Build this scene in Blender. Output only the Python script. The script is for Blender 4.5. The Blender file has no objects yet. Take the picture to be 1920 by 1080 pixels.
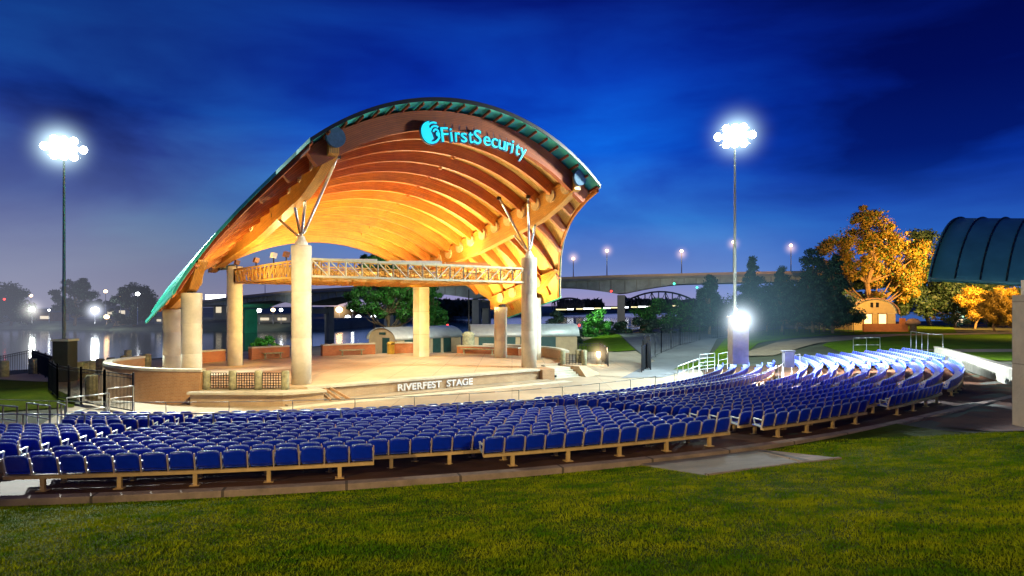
import bpy, math, random
import numpy as np
from mathutils import Vector, Matrix
from mathutils.geometry import delaunay_2d_cdt
random.seed(7); rng = np.random.default_rng(7)
sc = bpy.context.scene
COL = sc.collection
PI = math.pi
CZ = 9.0            # camera height above the river
FPX = 1280.0
def W(x, y, z): return Vector((x, y, z + CZ))
def P(px, py, d): return W((px-960)/FPX*d, d, (574-py)/FPX*d)
def G(px, d, z): return W((px-960)/FPX*d, d, z)
S = 1.2
def SP(u, v, z):    # stage frame: u along the front edge, v to the back
    a = u+18.76; b = v+29.8
    return W((.776*a-.631*b)*S, (.631*a+.776*b)*S, z*S)
UD = Vector((.776, .631, 0)).normalized(); VD = Vector((-.631, .776, 0)).normalized()
Z3 = Vector((0, 0, 1))

# ------------------------------------------------------------------ materials
def mat(name, base, rough=.7, metal=0., var=.25, scale=3., bump=0., bscale=30., second=None, emit=None, estr=0., spec=.5, wet=False):
    m = bpy.data.materials.new(name); m.use_nodes = True
    nt = m.node_tree; N = nt.nodes; L = nt.links
    b = N['Principled BSDF']
    b.inputs['Roughness'].default_value = rough; b.inputs['Metallic'].default_value = metal
    b.inputs['Specular IOR Level'].default_value = spec
    tc = N.new('ShaderNodeTexCoord')
    nz = N.new('ShaderNodeTexNoise'); nz.inputs['Scale'].default_value = scale; nz.inputs['Detail'].default_value = 6
    nz.inputs['Roughness'].default_value = .65
    L.new(tc.outputs['Object'], nz.inputs['Vector'])
    rp = N.new('ShaderNodeValToRGB'); rp.color_ramp.elements[0].position = .3; rp.color_ramp.elements[1].position = .72
    c0 = second if second else [c*(1-var) for c in base[:3]]
    c1 = base[:3] if second else [min(1, c*(1+var)) for c in base[:3]]
    rp.color_ramp.elements[0].color = (*c0, 1); rp.color_ramp.elements[1].color = (*c1, 1)
    L.new(nz.outputs['Fac'], rp.inputs['Fac']); L.new(rp.outputs['Color'], b.inputs['Base Color'])
    if bump > 0:
        n2 = N.new('ShaderNodeTexNoise'); n2.inputs['Scale'].default_value = bscale; n2.inputs['Detail'].default_value = 4
        L.new(tc.outputs['Object'], n2.inputs['Vector'])
        bp = N.new('ShaderNodeBump'); bp.inputs['Strength'].default_value = bump; bp.inputs['Distance'].default_value = .02
        L.new(n2.outputs['Fac'], bp.inputs['Height']); L.new(bp.outputs['Normal'], b.inputs['Normal'])
    if emit:
        b.inputs['Emission Color'].default_value = (*emit, 1); b.inputs['Emission Strength'].default_value = estr
    return m
def nodes(m): return m.node_tree.nodes, m.node_tree.links, m.node_tree.nodes['Principled BSDF']
def mix_tex(m, tex_out, dark, blend='MULTIPLY', fac=1.0):
    """multiply the base colour by a ramp of another texture"""
    N, L, b = nodes(m)
    src = b.inputs['Base Color'].links[0].from_socket
    r = N.new('ShaderNodeValToRGB'); r.color_ramp.elements[0].color = (*dark, 1); r.color_ramp.elements[1].color = (1, 1, 1, 1)
    L.new(tex_out, r.inputs['Fac'])
    mx = N.new('ShaderNodeMix'); mx.data_type = 'RGBA'; mx.blend_type = blend; mx.inputs['Factor'].default_value = fac
    L.new(src, mx.inputs['A']); L.new(r.outputs['Color'], mx.inputs['B']); L.new(mx.outputs['Result'], b.inputs['Base Color'])
    return r
def wood(name, base, dark, along='U', planks=12., grain=40., rough=.5):
    """timber: UV.x runs along the member, UV.y across it, both in metres"""
    m = mat(name, base, rough, 0, .18, 1.5)
    N, L, b = nodes(m)
    uv = N.new('ShaderNodeUVMap')
    mp = N.new('ShaderNodeMapping'); mp.inputs['Scale'].default_value = (.8, grain, 1)
    L.new(uv.outputs['UV'], mp.inputs['Vector'])
    nz = N.new('ShaderNodeTexNoise'); nz.inputs['Scale'].default_value = 1.; nz.inputs['Detail'].default_value = 5
    L.new(mp.outputs['Vector'], nz.inputs['Vector'])
    r = mix_tex(m, nz.outputs['Fac'], dark); r.color_ramp.elements[0].position = .3; r.color_ramp.elements[1].position = .62
    bk = N.new('ShaderNodeTexBrick'); bk.inputs['Scale'].default_value = 1; bk.inputs['Mortar Size'].default_value = .012
    bk.inputs['Brick Width'].default_value = 3.2; bk.inputs['Row Height'].default_value = 1./planks
    bk.inputs['Color1'].default_value = (1, 1, 1, 1); bk.inputs['Color2'].default_value = (.72, .72, .72, 1); bk.inputs['Mortar'].default_value = (.35, .3, .3, 1)
    L.new(uv.outputs['UV'], bk.inputs['Vector'])
    src = b.inputs['Base Color'].links[0].from_socket
    mx = N.new('ShaderNodeMix'); mx.data_type = 'RGBA'; mx.blend_type = 'MULTIPLY'; mx.inputs['Factor'].default_value = .8
    L.new(src, mx.inputs['A']); L.new(bk.outputs['Color'], mx.inputs['B']); L.new(mx.outputs['Result'], b.inputs['Base Color'])
    return m
def brick(name, c1, c2, mortar, w=.22, h=.075, rough=.85):
    m = mat(name, (1, 1, 1), rough, 0, .25, 1.2)
    N, L, b = nodes(m)
    uv = N.new('ShaderNodeUVMap')
    bk = N.new('ShaderNodeTexBrick'); bk.inputs['Scale'].default_value = 1; bk.inputs['Mortar Size'].default_value = .008
    bk.inputs['Brick Width'].default_value = w; bk.inputs['Row Height'].default_value = h
    bk.inputs['Color1'].default_value = (*c1, 1); bk.inputs['Color2'].default_value = (*c2, 1); bk.inputs['Mortar'].default_value = (*mortar, 1)
    L.new(uv.outputs['UV'], bk.inputs['Vector'])
    src = b.inputs['Base Color'].links[0].from_socket
    mx = N.new('ShaderNodeMix'); mx.data_type = 'RGBA'; mx.blend_type = 'MULTIPLY'; mx.inputs['Factor'].default_value = 1
    L.new(src, mx.inputs['A']); L.new(bk.outputs['Color'], mx.inputs['B']); L.new(mx.outputs['Result'], b.inputs['Base Color'])
    bp = N.new('ShaderNodeBump'); bp.inputs['Strength'].default_value = .4; bp.inputs['Distance'].default_value = .01; bp.invert = True
    L.new(bk.outputs['Fac'], bp.inputs['Height']); L.new(bp.outputs['Normal'], b.inputs['Normal'])
    return m
def glow(name, c, s):
    m = bpy.data.materials.new(name); m.use_nodes = True
    b = m.node_tree.nodes['Principled BSDF']; b.inputs['Base Color'].default_value = (*c, 1)
    b.inputs['Emission Color'].default_value = (*c, 1); b.inputs['Emission Strength'].default_value = s
    return m

M = {}
M['column'] = mat('column_concrete', (.62, .57, .44), .85, 0, .17, 1.3, .5, 14)
M['concrete'] = mat('pale_concrete', (.50, .47, .37), .85, 0, .25, 1.4, .3, 12)
M['stage'] = mat('stage_paving', (.52, .39, .24), .6, 0, .2, .6, .1, 20)
M['floor'] = mat('seating_concrete', (.16, .065, .03), .75, 0, .5, .5, .3, 10, second=(.03, .014, .008), spec=.15)
M['plaza'] = mat('plaza_paving', (.36, .29, .20), .8, 0, .25, .25, .2, 8)
M['road'] = mat('grey_paving', (.15, .16, .17), .8, 0, .3, .2, .2, 8)
M['kerb'] = mat('kerb_concrete', (.30, .19, .13), .85, 0, .35, 2.2, .5, 20)
M['pad'] = mat('pad_concrete', (.22, .165, .12), .85, 0, .25, 1.5, .4, 25)
M['brick_tan'] = brick('tan_brick', (.50, .27, .12), (.42, .21, .09), (.46, .34, .2))
M['brick_pale'] = brick('pale_tan_brick', (.50, .36, .21), (.44, .30, .17), (.5, .4, .28), .3, .075)
M['brick_red'] = brick('orange_brick', (.52, .17, .05), (.42, .12, .04), (.4, .24, .14))
M['rib_shaded'] = wood('shaded_front_timber', (.42, .085, .008), (.6, .42, .32), planks=11, rough=.75)  # darker copy of the rib timber, front shade put into its colour
M['rib_part_shaded'] = wood('part_shaded_timber', (.62, .17, .02), (.55, .34, .22), planks=11)  # redder rib timber, paints the shade on the front ribs
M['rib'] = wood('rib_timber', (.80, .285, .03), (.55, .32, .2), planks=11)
M['beam'] = wood('beam_timber', (.76, .36, .05), (.68, .5, .35), planks=14)
M['deck'] = wood('deck_boards', (.82, .50, .09), (.65, .48, .35), planks=7)
M['teal'] = mat('teal_metal', (.05, .50, .38), .42, .15, .12, 1.5)
M['teal_dark'] = mat('dark_teal_metal', (.05, .25, .38), .5, .1, .2, 1.)
M['blackmetal'] = mat('black_metal', (.012, .013, .016), .5, .4)
M['steel'] = mat('galvanised_steel', (.55, .56, .55), .35, .85, .15, 8)
M['mastm'] = mat('mast_metal', (.22, .24, .22), .5, .4, .15, 3)
M['whitesteel'] = mat('white_painted_steel', (.66, .66, .58), .5, .1, .12, 6)
M['ochre'] = mat('ochre_painted_steel', (.55, .33, .07), .5, .1, .2, 5)
M['blue'] = mat('blue_seat_plastic', (.002, .028, .50), .32, 0, .35, 1.3, spec=.4)
M['rim'] = mat('seat_rim_highlight', (.20, .27, .62), .3, 0, .2, 4, spec=.7)  # paler blue paints the stage lights' glint along the top edge
M['bluedim'] = mat('blue_seat_plastic_pan', (.012, .05, .44), .4, 0, .15, 2.)
M['frame'] = mat('seat_frame_metal', (.52, .36, .27), .45, .2, .2, 6)
M['arm'] = mat('armrest_metal', (.5, .52, .52), .4, .3, .1, 6)
M['rail_tan'] = mat('tan_rail_metal', (.62, .36, .13), .5, .1, .25, 3)
M['disc'] = mat('connection_plate', (.62, .44, .2), .5, .2, .3, 4)
M['disc_blue'] = mat('blue_grey_plate', (.05, .11, .18), .85, .0, .3, 6)
M['bark'] = mat('bark', (.16, .10, .055), .9, 0, .4, 5, .8, 12)
M['stone'] = mat('mossy_stone', (.30, .29, .17), .9, 0, .5, 4, .9, 9)
M['cream'] = mat('cream_render', (.46, .36, .20), .8, 0, .12, 2)
M['grey_roof'] = mat('pale_metal_roof', (.45, .48, .46), .45, .3, .15, 2)
M['green_door'] = mat('dark_green_door', (.015, .06, .05), .5)
M['bridge'] = mat('bridge_concrete', (.20, .20, .18), .85, 0, .35, .15, .2, 2)
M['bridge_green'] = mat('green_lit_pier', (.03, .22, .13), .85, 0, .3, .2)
M['dark_bank'] = mat('dark_bank', (.035, .04, .03), .9, 0, .5, .1)
M['gold'] = mat('gold_bin', (.5, .33, .05), .4, .4)
M['white'] = mat('white_letter', (.8, .82, .85), .35, .3, .05)
M['cyan'] = glow('cyan_sign_face', (.0, .60, .74), .85)
M['signside'] = mat('sign_side', (.01, .05, .13), .5)
M['lamp'] = glow('flood_lamp_lens', (.93, 1., .96), 45)
M['lamp_warm'] = glow('sodium_lens', (1., .62, .28), 9)
M['lamp_white'] = glow('white_lens', (.92, .97, 1.), 22)
M['lamp_small'] = glow('small_white_lens', (.9, .95, 1.), 6)
M['lamp_red'] = glow('red_lens', (1., .04, .03), 4)
M['lamp_green'] = glow('green_lens', (.05, .9, .5), 4)
M['window'] = glow('lit_doorway', (1., .86, .42), 1.5)
M['window_dim'] = glow('lit_window', (.95, .8, .55), .8)
# foliage
def leafmat(name, a, b, trans=.25):
    m = mat(name, a, .6, 0, .3, .9, second=b)
    N, L, bs = nodes(m)
    N_ = N.new('ShaderNodeBsdfTranslucent'); src = bs.inputs['Base Color'].links[0].from_socket
    L.new(src, N_.inputs['Color'])
    mx = N.new('ShaderNodeMixShader'); mx.inputs[0].default_value = trans
    L.new(bs.outputs[0], mx.inputs[1]); L.new(N_.outputs[0], mx.inputs[2])
    L.new(mx.outputs[0], N['Material Output'].inputs['Surface'])
    return m
M['leaf'] = leafmat('green_leaves', (.055, .15, .02), (.02, .07, .012))
M['leaf_bright'] = leafmat('bright_green_leaves', (.05, .26, .02), (.02, .12, .012))
M['leaf_gold_lit'] = leafmat('sodium_lit_leaves', (.34, .22, .02), (.17, .10, .012))  # sodium light put into the leaf colour
M['leaf_dark'] = leafmat('dark_leaves', (.04, .085, .045), (.015, .035, .022))
M['leaf_blue'] = leafmat('dark_pine_needles', (.035, .11, .055), (.015, .045, .03))

def joints(m, w, h, dark=.45, off=.5, t=.02):
    N, L, b = nodes(m); uv = N.new('ShaderNodeUVMap'); bk = N.new('ShaderNodeTexBrick'); bk.offset = off
    bk.inputs['Scale'].default_value = 1; bk.inputs['Mortar Size'].default_value = t; bk.inputs['Brick Width'].default_value = w; bk.inputs['Row Height'].default_value = h
    bk.inputs['Color1'].default_value = (1, 1, 1, 1); bk.inputs['Color2'].default_value = (.84, .84, .84, 1); bk.inputs['Mortar'].default_value = (dark, dark, dark, 1)
    L.new(uv.outputs['UV'], bk.inputs['Vector']); src = b.inputs['Base Color'].links[0].from_socket
    mx = N.new('ShaderNodeMix'); mx.data_type = 'RGBA'; mx.blend_type = 'MULTIPLY'; mx.inputs['Factor'].default_value = 1
    L.new(src, mx.inputs['A']); L.new(bk.outputs['Color'], mx.inputs['B']); L.new(mx.outputs['Result'], b.inputs['Base Color'])
joints(M['stage'], 2.4, 2.4, .5, 0); joints(M['plaza'], 3, 3, .6, 0); joints(M['kerb'], 2.4, 40, .3, 0, .03); joints(M['road'], 4, 4, .7, 0); joints(M['floor'], 4, 4, .4, 0); joints(M['column'], 40, 1.9, .6, 0, .02)
# lawn
def lawn_mat(name, a, b, c):
    m = mat(name, a, .85, 0, .3, .35, .9, 25, second=b)
    N, L, bs = nodes(m)
    bs.inputs['Specular IOR Level'].default_value = .02
    nz = N.new('ShaderNodeTexNoise'); nz.inputs['Scale'].default_value = 9; nz.inputs['Detail'].default_value = 8
    tc = N.new('ShaderNodeTexCoord'); L.new(tc.outputs['Object'], nz.inputs['Vector'])
    mix_tex(m, nz.outputs['Fac'], c).color_ramp.elements[0].position = .35
    return m
M['lawn'] = lawn_mat('lawn_soil', (.12, .14, .004), (.05, .08, .003), (.45, .5, .35))
M['lawn_far'] = lawn_mat('lawn_far', (.15, .24, .02), (.08, .15, .015), (.6, .65, .5))
M['ground'] = mat('earth', (.05, .055, .03), .9, 0, .5, .2)
def blade_mat(name, a, b):
    m = bpy.data.materials.new(name); m.use_nodes = True
    N, L, bs = nodes(m)
    tc = N.new('ShaderNodeTexCoord')
    nz = N.new('ShaderNodeTexNoise'); nz.inputs['Scale'].default_value = 1.1; nz.inputs['Detail'].default_value = 9; nz.inputs['Roughness'].default_value = .8
    L.new(tc.outputs['Object'], nz.inputs['Vector'])
    r = N.new('ShaderNodeValToRGB'); r.color_ramp.elements[0].position = .42; r.color_ramp.elements[1].position = .6
    r.color_ramp.elements[0].color = (*a, 1); r.color_ramp.elements[1].color = (*b, 1)
    L.new(nz.outputs['Fac'], r.inputs['Fac'])
    L.new(r.outputs['Color'], bs.inputs['Base Color']); bs.inputs['Roughness'].default_value = .9; bs.inputs['Specular IOR Level'].default_value = .0
    return m
M['blade'] = blade_mat('grass_blades', (.06, .14, .004), (.28, .29, .008))
# water
def water_mat():
    m = bpy.data.materials.new('river_water'); m.use_nodes = True
    N, L, b = nodes(m)
    b.inputs['Base Color'].default_value = (.006, .012, .02, 1); b.inputs['Roughness'].default_value = .09
    tc = N.new('ShaderNodeTexCoord'); mp = N.new('ShaderNodeMapping'); mp.inputs['Scale'].default_value = (.25, .6, 1)
    L.new(tc.outputs['Object'], mp.inputs['Vector'])
    nz = N.new('ShaderNodeTexNoise'); nz.inputs['Scale'].default_value = 1.2; nz.inputs['Detail'].default_value = 3
    L.new(mp.outputs['Vector'], nz.inputs['Vector'])
    bp = N.new('ShaderNodeBump'); bp.inputs['Strength'].default_value = .16; bp.inputs['Distance'].default_value = .25
    L.new(nz.outputs['Fac'], bp.inputs['Height']); L.new(bp.outputs['Normal'], b.inputs['Normal'])
    return m
M['water'] = water_mat()

# ------------------------------------------------------------------ mesh helpers
def tag(o, label=None, cat=None, group=None, kind=None):
    if label: o['label'] = label
    if cat: o['category'] = cat
    if group: o['group'] = group
    if kind: o['kind'] = kind
    return o
def empty(name, loc, label, cat, group=None):
    o = bpy.data.objects.new(name, None); COL.objects.link(o); o.location = loc; o.empty_display_size = .3
    return tag(o, label, cat, group, 'thing')
ORIG = {}
def origin_of(parent):
    v = Vector((0, 0, 0))
    while parent is not None:
        v += parent.location; parent = parent.parent
    return v
class MB:
    def __init__(s): s.v = []; s.f = []; s.uv = []; s.mi = []; s.sm = []; s.m = 0; s.smooth = False
    def face(s, idx, uv=None):
        s.f.append(tuple(idx)); s.uv.append(uv); s.mi.append(s.m); s.sm.append(s.smooth)
    def add(s, vs): n = len(s.v); s.v.extend([tuple(v) for v in vs]); return n
    def quad(s, a, b, c, d):
        n = s.add([a, b, c, d]); w = (Vector(b)-Vector(a)).length; h = (Vector(d)-Vector(a)).length
        s.face((n, n+1, n+2, n+3), [(0, 0), (w, 0), (w, h), (0, h)])
    def box(s, c, size, X=Vector((1, 0, 0)), Y=None, Z=Z3):
        X = Vector(X).normalized(); Z = Vector(Z).normalized()
        Y = Z.cross(X) if Y is None else Vector(Y)
        c = Vector(c); hx, hy, hz = [k/2 for k in size]
        p = lambda a, b, d: c+X*hx*a+Y*hy*b+Z*hz*d
        q = s.quad
        q(p(-1,-1,-1), p(1,-1,-1), p(1,-1,1), p(-1,-1,1)); q(p(1,1,-1), p(-1,1,-1), p(-1,1,1), p(1,1,1))
        q(p(1,-1,-1), p(1,1,-1), p(1,1,1), p(1,-1,1)); q(p(-1,1,-1), p(-1,-1,-1), p(-1,-1,1), p(-1,1,1))
        q(p(-1,-1,1), p(1,-1,1), p(1,1,1), p(-1,1,1)); q(p(-1,1,-1), p(1,1,-1), p(1,-1,-1), p(-1,-1,-1))
    def bar(s, a, b, w, h=None, up=Z3):
        a = Vector(a); b = Vector(b); d = b-a; L = d.length
        if L < 1e-6: return
        X = d/L; up = Vector(up)
        if abs(X.dot(up)) > .99: up = Vector((1, 0, 0))
        Y = up.cross(X).normalized(); Z = X.cross(Y)
        s.box((a+b)/2, (L, w, h or w), X, Y, Z)
    def cyl(s, a, b, r1, r2=None, n=10, caps=True):
        a = Vector(a); b = Vector(b); r2 = r1 if r2 is None else r2
        d = (b-a); L = d.length
        if L < 1e-6: return
        d /= L; t = Vector((1, 0, 0)) if abs(d.x) < .9 else Vector((0, 1, 0))
        X = d.cross(t).normalized(); Y = d.cross(X)
        base = s.add([a+(X*math.cos(2*PI*i/n)+Y*math.sin(2*PI*i/n))*r1 for i in range(n)])
        s.add([b+(X*math.cos(2*PI*i/n)+Y*math.sin(2*PI*i/n))*r2 for i in range(n)])
        old = s.smooth; s.smooth = True
        for i in range(n):
            j = (i+1) % n
            c = 2*PI*r1/n
            s.face((base+i, base+n+i, base+n+j, base+j)[::-1], [((i+1)*c, 0), ((i+1)*c, L), (i*c, L), (i*c, 0)])
        s.smooth = False
        if caps:
            s.face([base+i for i in range(n)], None); s.face([base+n+i for i in range(n)][::-1], None)
        s.smooth = old
    def tube(s, pts, r, n=6):
        for a, b in zip(pts[:-1], pts[1:]): s.cyl(a, b, r, r, n)
    def sweep(s, secs, closed=True, caps=True):
        """secs: list of equal-length vertex rings"""
        k = len(secs[0]); base = [s.add(sec) for sec in secs]
        run = 0
        for i in range(len(secs)-1):
            L = (Vector(secs[i+1][0])-Vector(secs[i][0])).length
            w = 0
            for j in range(k if closed else k-1):
                jj = (j+1) % k
                dw = (Vector(secs[i][jj])-Vector(secs[i][j])).length
                s.face((base[i]+j, base[i]+jj, base[i+1]+jj, base[i+1]+j), [(run, w), (run, w+dw), (run+L, w+dw), (run+L, w)])
                w += dw
            run += L
        if caps and closed:
            s.face([base[0]+j for j in range(k)][::-1], None); s.face([base[-1]+j for j in range(k)], None)
    def lathe(s, c, prof, n=14):
        c = Vector(c)
        s.sweep([[c+Vector((r*math.cos(2*PI*i/n), r*math.sin(2*PI*i/n), z)) for i in range(n)] for r, z in prof])
    def poly(s, pts, z=None):
        n = s.add(pts); s.face([n+i for i in range(len(pts))], [(p[0], p[1]) for p in pts])
    def prism(s, pts2, z0, z1):
        """closed outline of (x,y) turned into a block"""
        n = len(pts2); a = s.add([(x, y, z0) for x, y in pts2]); b = s.add([(x, y, z1) for x, y in pts2]); run = 0
        s.face([b+i for i in range(n)], [(x, y) for x, y in pts2]); s.face([a+i for i in range(n)][::-1], [(x, y) for x, y in pts2][::-1])
        for i in range(n):
            j = (i+1) % n; L = math.dist(pts2[i], pts2[j])
            s.face((a+i, a+j, b+j, b+i), [(run, z0), (run+L, z0), (run+L, z1), (run, z1)]); run += L
    def data(s, name, mats, off=Vector((0, 0, 0))):
        me = bpy.data.meshes.new(name)
        me.from_pydata([(v[0]-off.x, v[1]-off.y, v[2]-off.z) for v in s.v], [], s.f)
        uvl = me.uv_layers.new(name='UVMap')
        flat = []
        for f, uv in zip(s.f, s.uv):
            for i in range(len(f)): flat.extend(uv[i] if uv else (s.v[f[i]][0], s.v[f[i]][1]))
        uvl.data.foreach_set('uv', flat)
        for m in (mats if isinstance(mats, list) else [mats]): me.materials.append(m)
        me.polygons.foreach_set('material_index', s.mi); me.polygons.foreach_set('use_smooth', s.sm)
        me.update(); return me
    def build(s, name, mats, parent=None, loc=None):
        off = origin_of(parent) if parent is not None else (Vector(loc) if loc is not None else Vector((0, 0, 0)))
        o = bpy.data.objects.new(name, s.data(name, mats, off)); COL.objects.link(o)
        if parent is not None: o.parent = parent
        elif loc is not None: o.location = loc
        return o
def np_mesh(name, verts, faces, mats, mi=None, smooth=False):
    me = bpy.data.meshes.new(name)
    nv, nf, k = len(verts), len(faces), faces.shape[1]
    me.vertices.add(nv); me.vertices.foreach_set('co', np.asarray(verts, dtype=np.float32).ravel())
    me.loops.add(nf*k); me.loops.foreach_set('vertex_index', faces.astype(np.int32).ravel())
    me.polygons.add(nf); me.polygons.foreach_set('loop_start', np.arange(0, nf*k, k, dtype=np.int32))
    for m in mats: me.materials.append(m)
    if mi is not None: me.polygons.foreach_set('material_index', mi.astype(np.int32))
    if smooth: me.polygons.foreach_set('use_smooth', np.ones(nf, dtype=bool))
    me.update(calc_edges=True); me.validate(); return me
def copy_tree(o, parent=None):
    c = o.copy(); COL.objects.link(c); c.parent = parent
    for ch in list(o.children): copy_tree(ch, c)
    return c
def interp(x, tab):
    if x <= tab[0][0]: return tab[0][1]
    for (a, b), (c, d) in zip(tab[:-1], tab[1:]):
        if x <= c: return b+(d-b)*(x-a)/(c-a) if c > a else d
    return tab[-1][1]
def sstep(a, b, x):
    t = min(1, max(0, (x-a)/(b-a))); return t*t*(3-2*t)

# ------------------------------------------------------------------ terrain
CX, CY = -14.75, 58.55
R1 = 44.35
def bowl(R): return -4.98 if R < 31 else (-4.96+(R-31)*(1.10/13.35) if R < R1 else -3.86+(min(R, 45.7)-R1)*.02)
def bank_y(x): return interp(x, [(-300, 38), (-60, 43), (-40, 50), (-36, 62), (-28, 82), (-12, 98), (10, 108), (30, 125), (60, 150), (120, 180), (300, 300)])
def T(x, y):
    R = math.hypot(x-CX, y-CY)
    z = bowl(R)
    if R > 45.7:
        lawn = -3.86+(R-45.7)*.150+.05*math.sin(x*.9)*math.sin(y*.7)*sstep(0, 4, R-45.7)
        w = 1-sstep(17., 22., y)
        z = lawn*w+(-3.72)*(1-w)
        if x < -20: z = lawn*w+(-4.0)*(1-w)
        z -= sstep(55, 95, y)*.25*(1 if x < 30 else 0)
    if x > 32 and y > 60: z = max(z, -3.72+sstep(32, 45, x)*.0)
    if y > 20 and x < -22: z += .35*sstep(-22, -34, x)*sstep(30, 40, y) if False else 0
    b = bank_y(x)
    if y > b: z = z+( -9.8-z)*sstep(b, b+16, y)
    return z
def patch(name, poly, off, m, step=1.0, label=None, kind='structure', fn=T):
    """a ground sheet that follows the terrain, cut to an outline"""
    pts = []; n = len(poly); edges = []
    for i in range(n):
        a, b = Vector(poly[i]), Vector(poly[(i+1) % n]); k = max(1, int((b-a).length/step))
        for j in range(k): pts.append(a+(b-a)*j/k)
    nb = len(pts); edges = [(i, (i+1) % nb) for i in range(nb)]
    xs = [p[0] for p in pts]; ys = [p[1] for p in pts]
    x = min(xs)
    def inside(x, y):
        c = False
        for i in range(nb):
            x1, y1 = pts[i]; x2, y2 = pts[(i+1) % nb]
            if (y1 > y) != (y2 > y) and x < (x2-x1)*(y-y1)/(y2-y1)+x1: c = not c
        return c
    while x < max(xs):
        y = min(ys)
        while y < max(ys):
            if inside(x, y): pts.append(Vector((x+.01*random.random(), y+.01*random.random())))
            y += step
        x += step
    vo, _, fo, *_ = delaunay_2d_cdt(pts, edges, [], 1, 1e-5)
    mb = MB(); mb.smooth = True
    mb.add([W(v[0], v[1], fn(v[0], v[1])+off) for v in vo])
    for f in fo: mb.face(f, [(vo[i][0], vo[i][1]) for i in f])
    o = mb.build(name, m)
    return tag(o, label, None, None, kind)
# one land sheet out to the near bank, then the river and the far banks
def land():
    xs = np.concatenate([np.linspace(-320, -60, 20), np.linspace(-56, 60, 117), np.linspace(66, 420, 30)])
    ys = np.concatenate([np.linspace(-30, 2, 6), np.linspace(3, 70, 90), np.linspace(72, 330, 90)])
    mb = MB(); mb.smooth = True
    for y in ys: mb.add([W(x, y, T(x, y)-.012) for x in xs])
    n = len(xs)
    for j in range(len(ys)-1):
        for i in range(n-1):
            a = j*n+i; mb.face((a, a+1, a+n+1, a+n), [(xs[i], ys[j]), (xs[i+1], ys[j]), (xs[i+1], ys[j+1]), (xs[i], ys[j+1])])
    tag(mb.build('ground', M['ground']), 'dark earth of the riverside park', kind='structure')
land()
mb = MB(); mb.quad((-4000, 30, 0), (4000, 30, 0), (4000, 7000, 0), (-4000, 7000, 0))
tag(mb.build('water', M['water']), 'dark river reflecting the lamps of the far bank', kind='structure')
# far bank: rises behind the water, recedes to the right
FB = [(-900, 235), (-180, 262), (-95, 238), (-70, 250), (-62, 330), (-40, 480), (30, 640), (150, 900), (1200, 1300), (3500, 1500)]
mb = MB(); mb.smooth = True
rows = [(0, -.6), (4, .8), (14, 2.6), (60, 3.3), (400, 4), (3500, 9)]
for k, (dy, h) in enumerate(rows): mb.add([(x+dy*.1, y+dy, h) for x, y in FB])
n = len(FB)
for k in range(len(rows)-1):
    for i in range(n-1): mb.face((k*n+i, k*n+i+1, (k+1)*n+i+1, (k+1)*n+i))
tag(mb.build('far_bank', mat('far_bank_ground', (.14, .17, .11), .9, 0, .5, .05)), 'low grassy far bank across the river', kind='structure')

def arc(R, a0, a1, step=1.): 
    k = max(2, int(abs(a1-a0)/step)); return [(CX+R*math.cos(math.radians(a0+(a1-a0)*i/k)), CY+R*math.sin(math.radians(a0+(a1-a0)*i/k))) for i in range(k+1)]
# seating floor and kerb
patch('seating_floor', arc(45.45, -118, -8)+arc(30.0, -8, -118), .0, M['floor'], .9, 'dark stained concrete floor under the seat rows')
patch('orchestra_paving', arc(29.95, -12, -100)+[(-22, 34), (-14, 40), (0, 50), (12, 62), (14, 58)], .0, M['plaza'], 1.2, 'pale paving between the stage and the front seats')
# grass in front
patch('lawn', arc(45.72, -112, -54.)+[(14, 17.5), (22, 15), (24, -6), (-34, -6)], .02, M['lawn'], .6, 'short grass slope in the foreground', kind='structure')
patch('right_plaza', arc(45.46, -53, -20)+[(32, 41), (38, 34), (40, 12), (14.5, 18.3)], .006, M['floor'], 1.2, 'brown stained concrete beside the seats at the right')
# lawns, paths around
patch('left_lawn', [(-44, 30), (-36, 46), (-30, 44.5), (-27.5, 41), (-23, 36), (-21.5, 33.5), (-26, 31), (-40, 27)], .05, M['lawn'], 1.2, 'small lawn beyond the handrails at the left')
patch('promenade', [(-36.5, 47), (-31, 44.8), (-28, 41.5), (-23.5, 36.8), (-21, 33.6), (-19, 36), (-24, 44), (-22, 54), (-14, 62), (-2, 68), (8, 74), (14, 96), (6, 104), (-12, 95), (-28, 78), (-34, 60)], .03, M['plaza'], 1.5, 'promenade paving along the river side of the stage')
patch('park_path', [(7.5, 47), (13, 62), (15, 100), (30, 122), (52, 140), (60, 134), (37, 104), (24, 80), (17.6, 62), (14.5, 54), (10.5, 47.5)], .035, M['road'], 1.5, 'grey park road curving away beside the stage')
patch('path_apron', [(-2, 67), (4, 50), (9, 47), (12.9, 61), (13.4, 74), (8, 73.5)], .025, M['plaza'], 1.5, 'paving between the bollard lamp and the park road')
patch('strip_lawn', [(2, 72), (8, 74.2), (13.5, 74.6), (14.8, 99), (5, 103), (13.6, 96)], .05, M['lawn_far'], 1.5, 'narrow lawn in front of the bright green tree')
patch('side_lawn', [(12.5, 53), (15, 58.5), (18.2, 63), (25, 80), (38, 103), (60, 132), (85, 132), (60, 92), (40, 86), (26, 72), (17.5, 56)], .06, M['lawn_far'], 1.5, 'green lawn between the park road and the seats')
patch('pavilion_lawn', [(28, 58), (30, 66), (44, 86), (66, 94), (120, 96), (120, 40), (60, 44), (40, 46), (33, 46), (29.5, 52)], .06, M['lawn_far'], 2., 'lawn lit orange in front of the pavilion at the right')
patch('lawn_path', [(33, 57.5), (70, 60), (110, 66), (110, 62), (70, 56.5), (36, 54.2)], .075, M['pad'], 2., 'thin brown path crossing the right lawn')
patch('pavilion_path', [(20, 62), (28, 72), (46, 88), (75, 97), (110, 100), (110, 97), (76, 93), (48, 84.5), (29, 66.5), (23, 60)], .08, M['pad'], 2., 'brown path in front of the pavilion')

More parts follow.
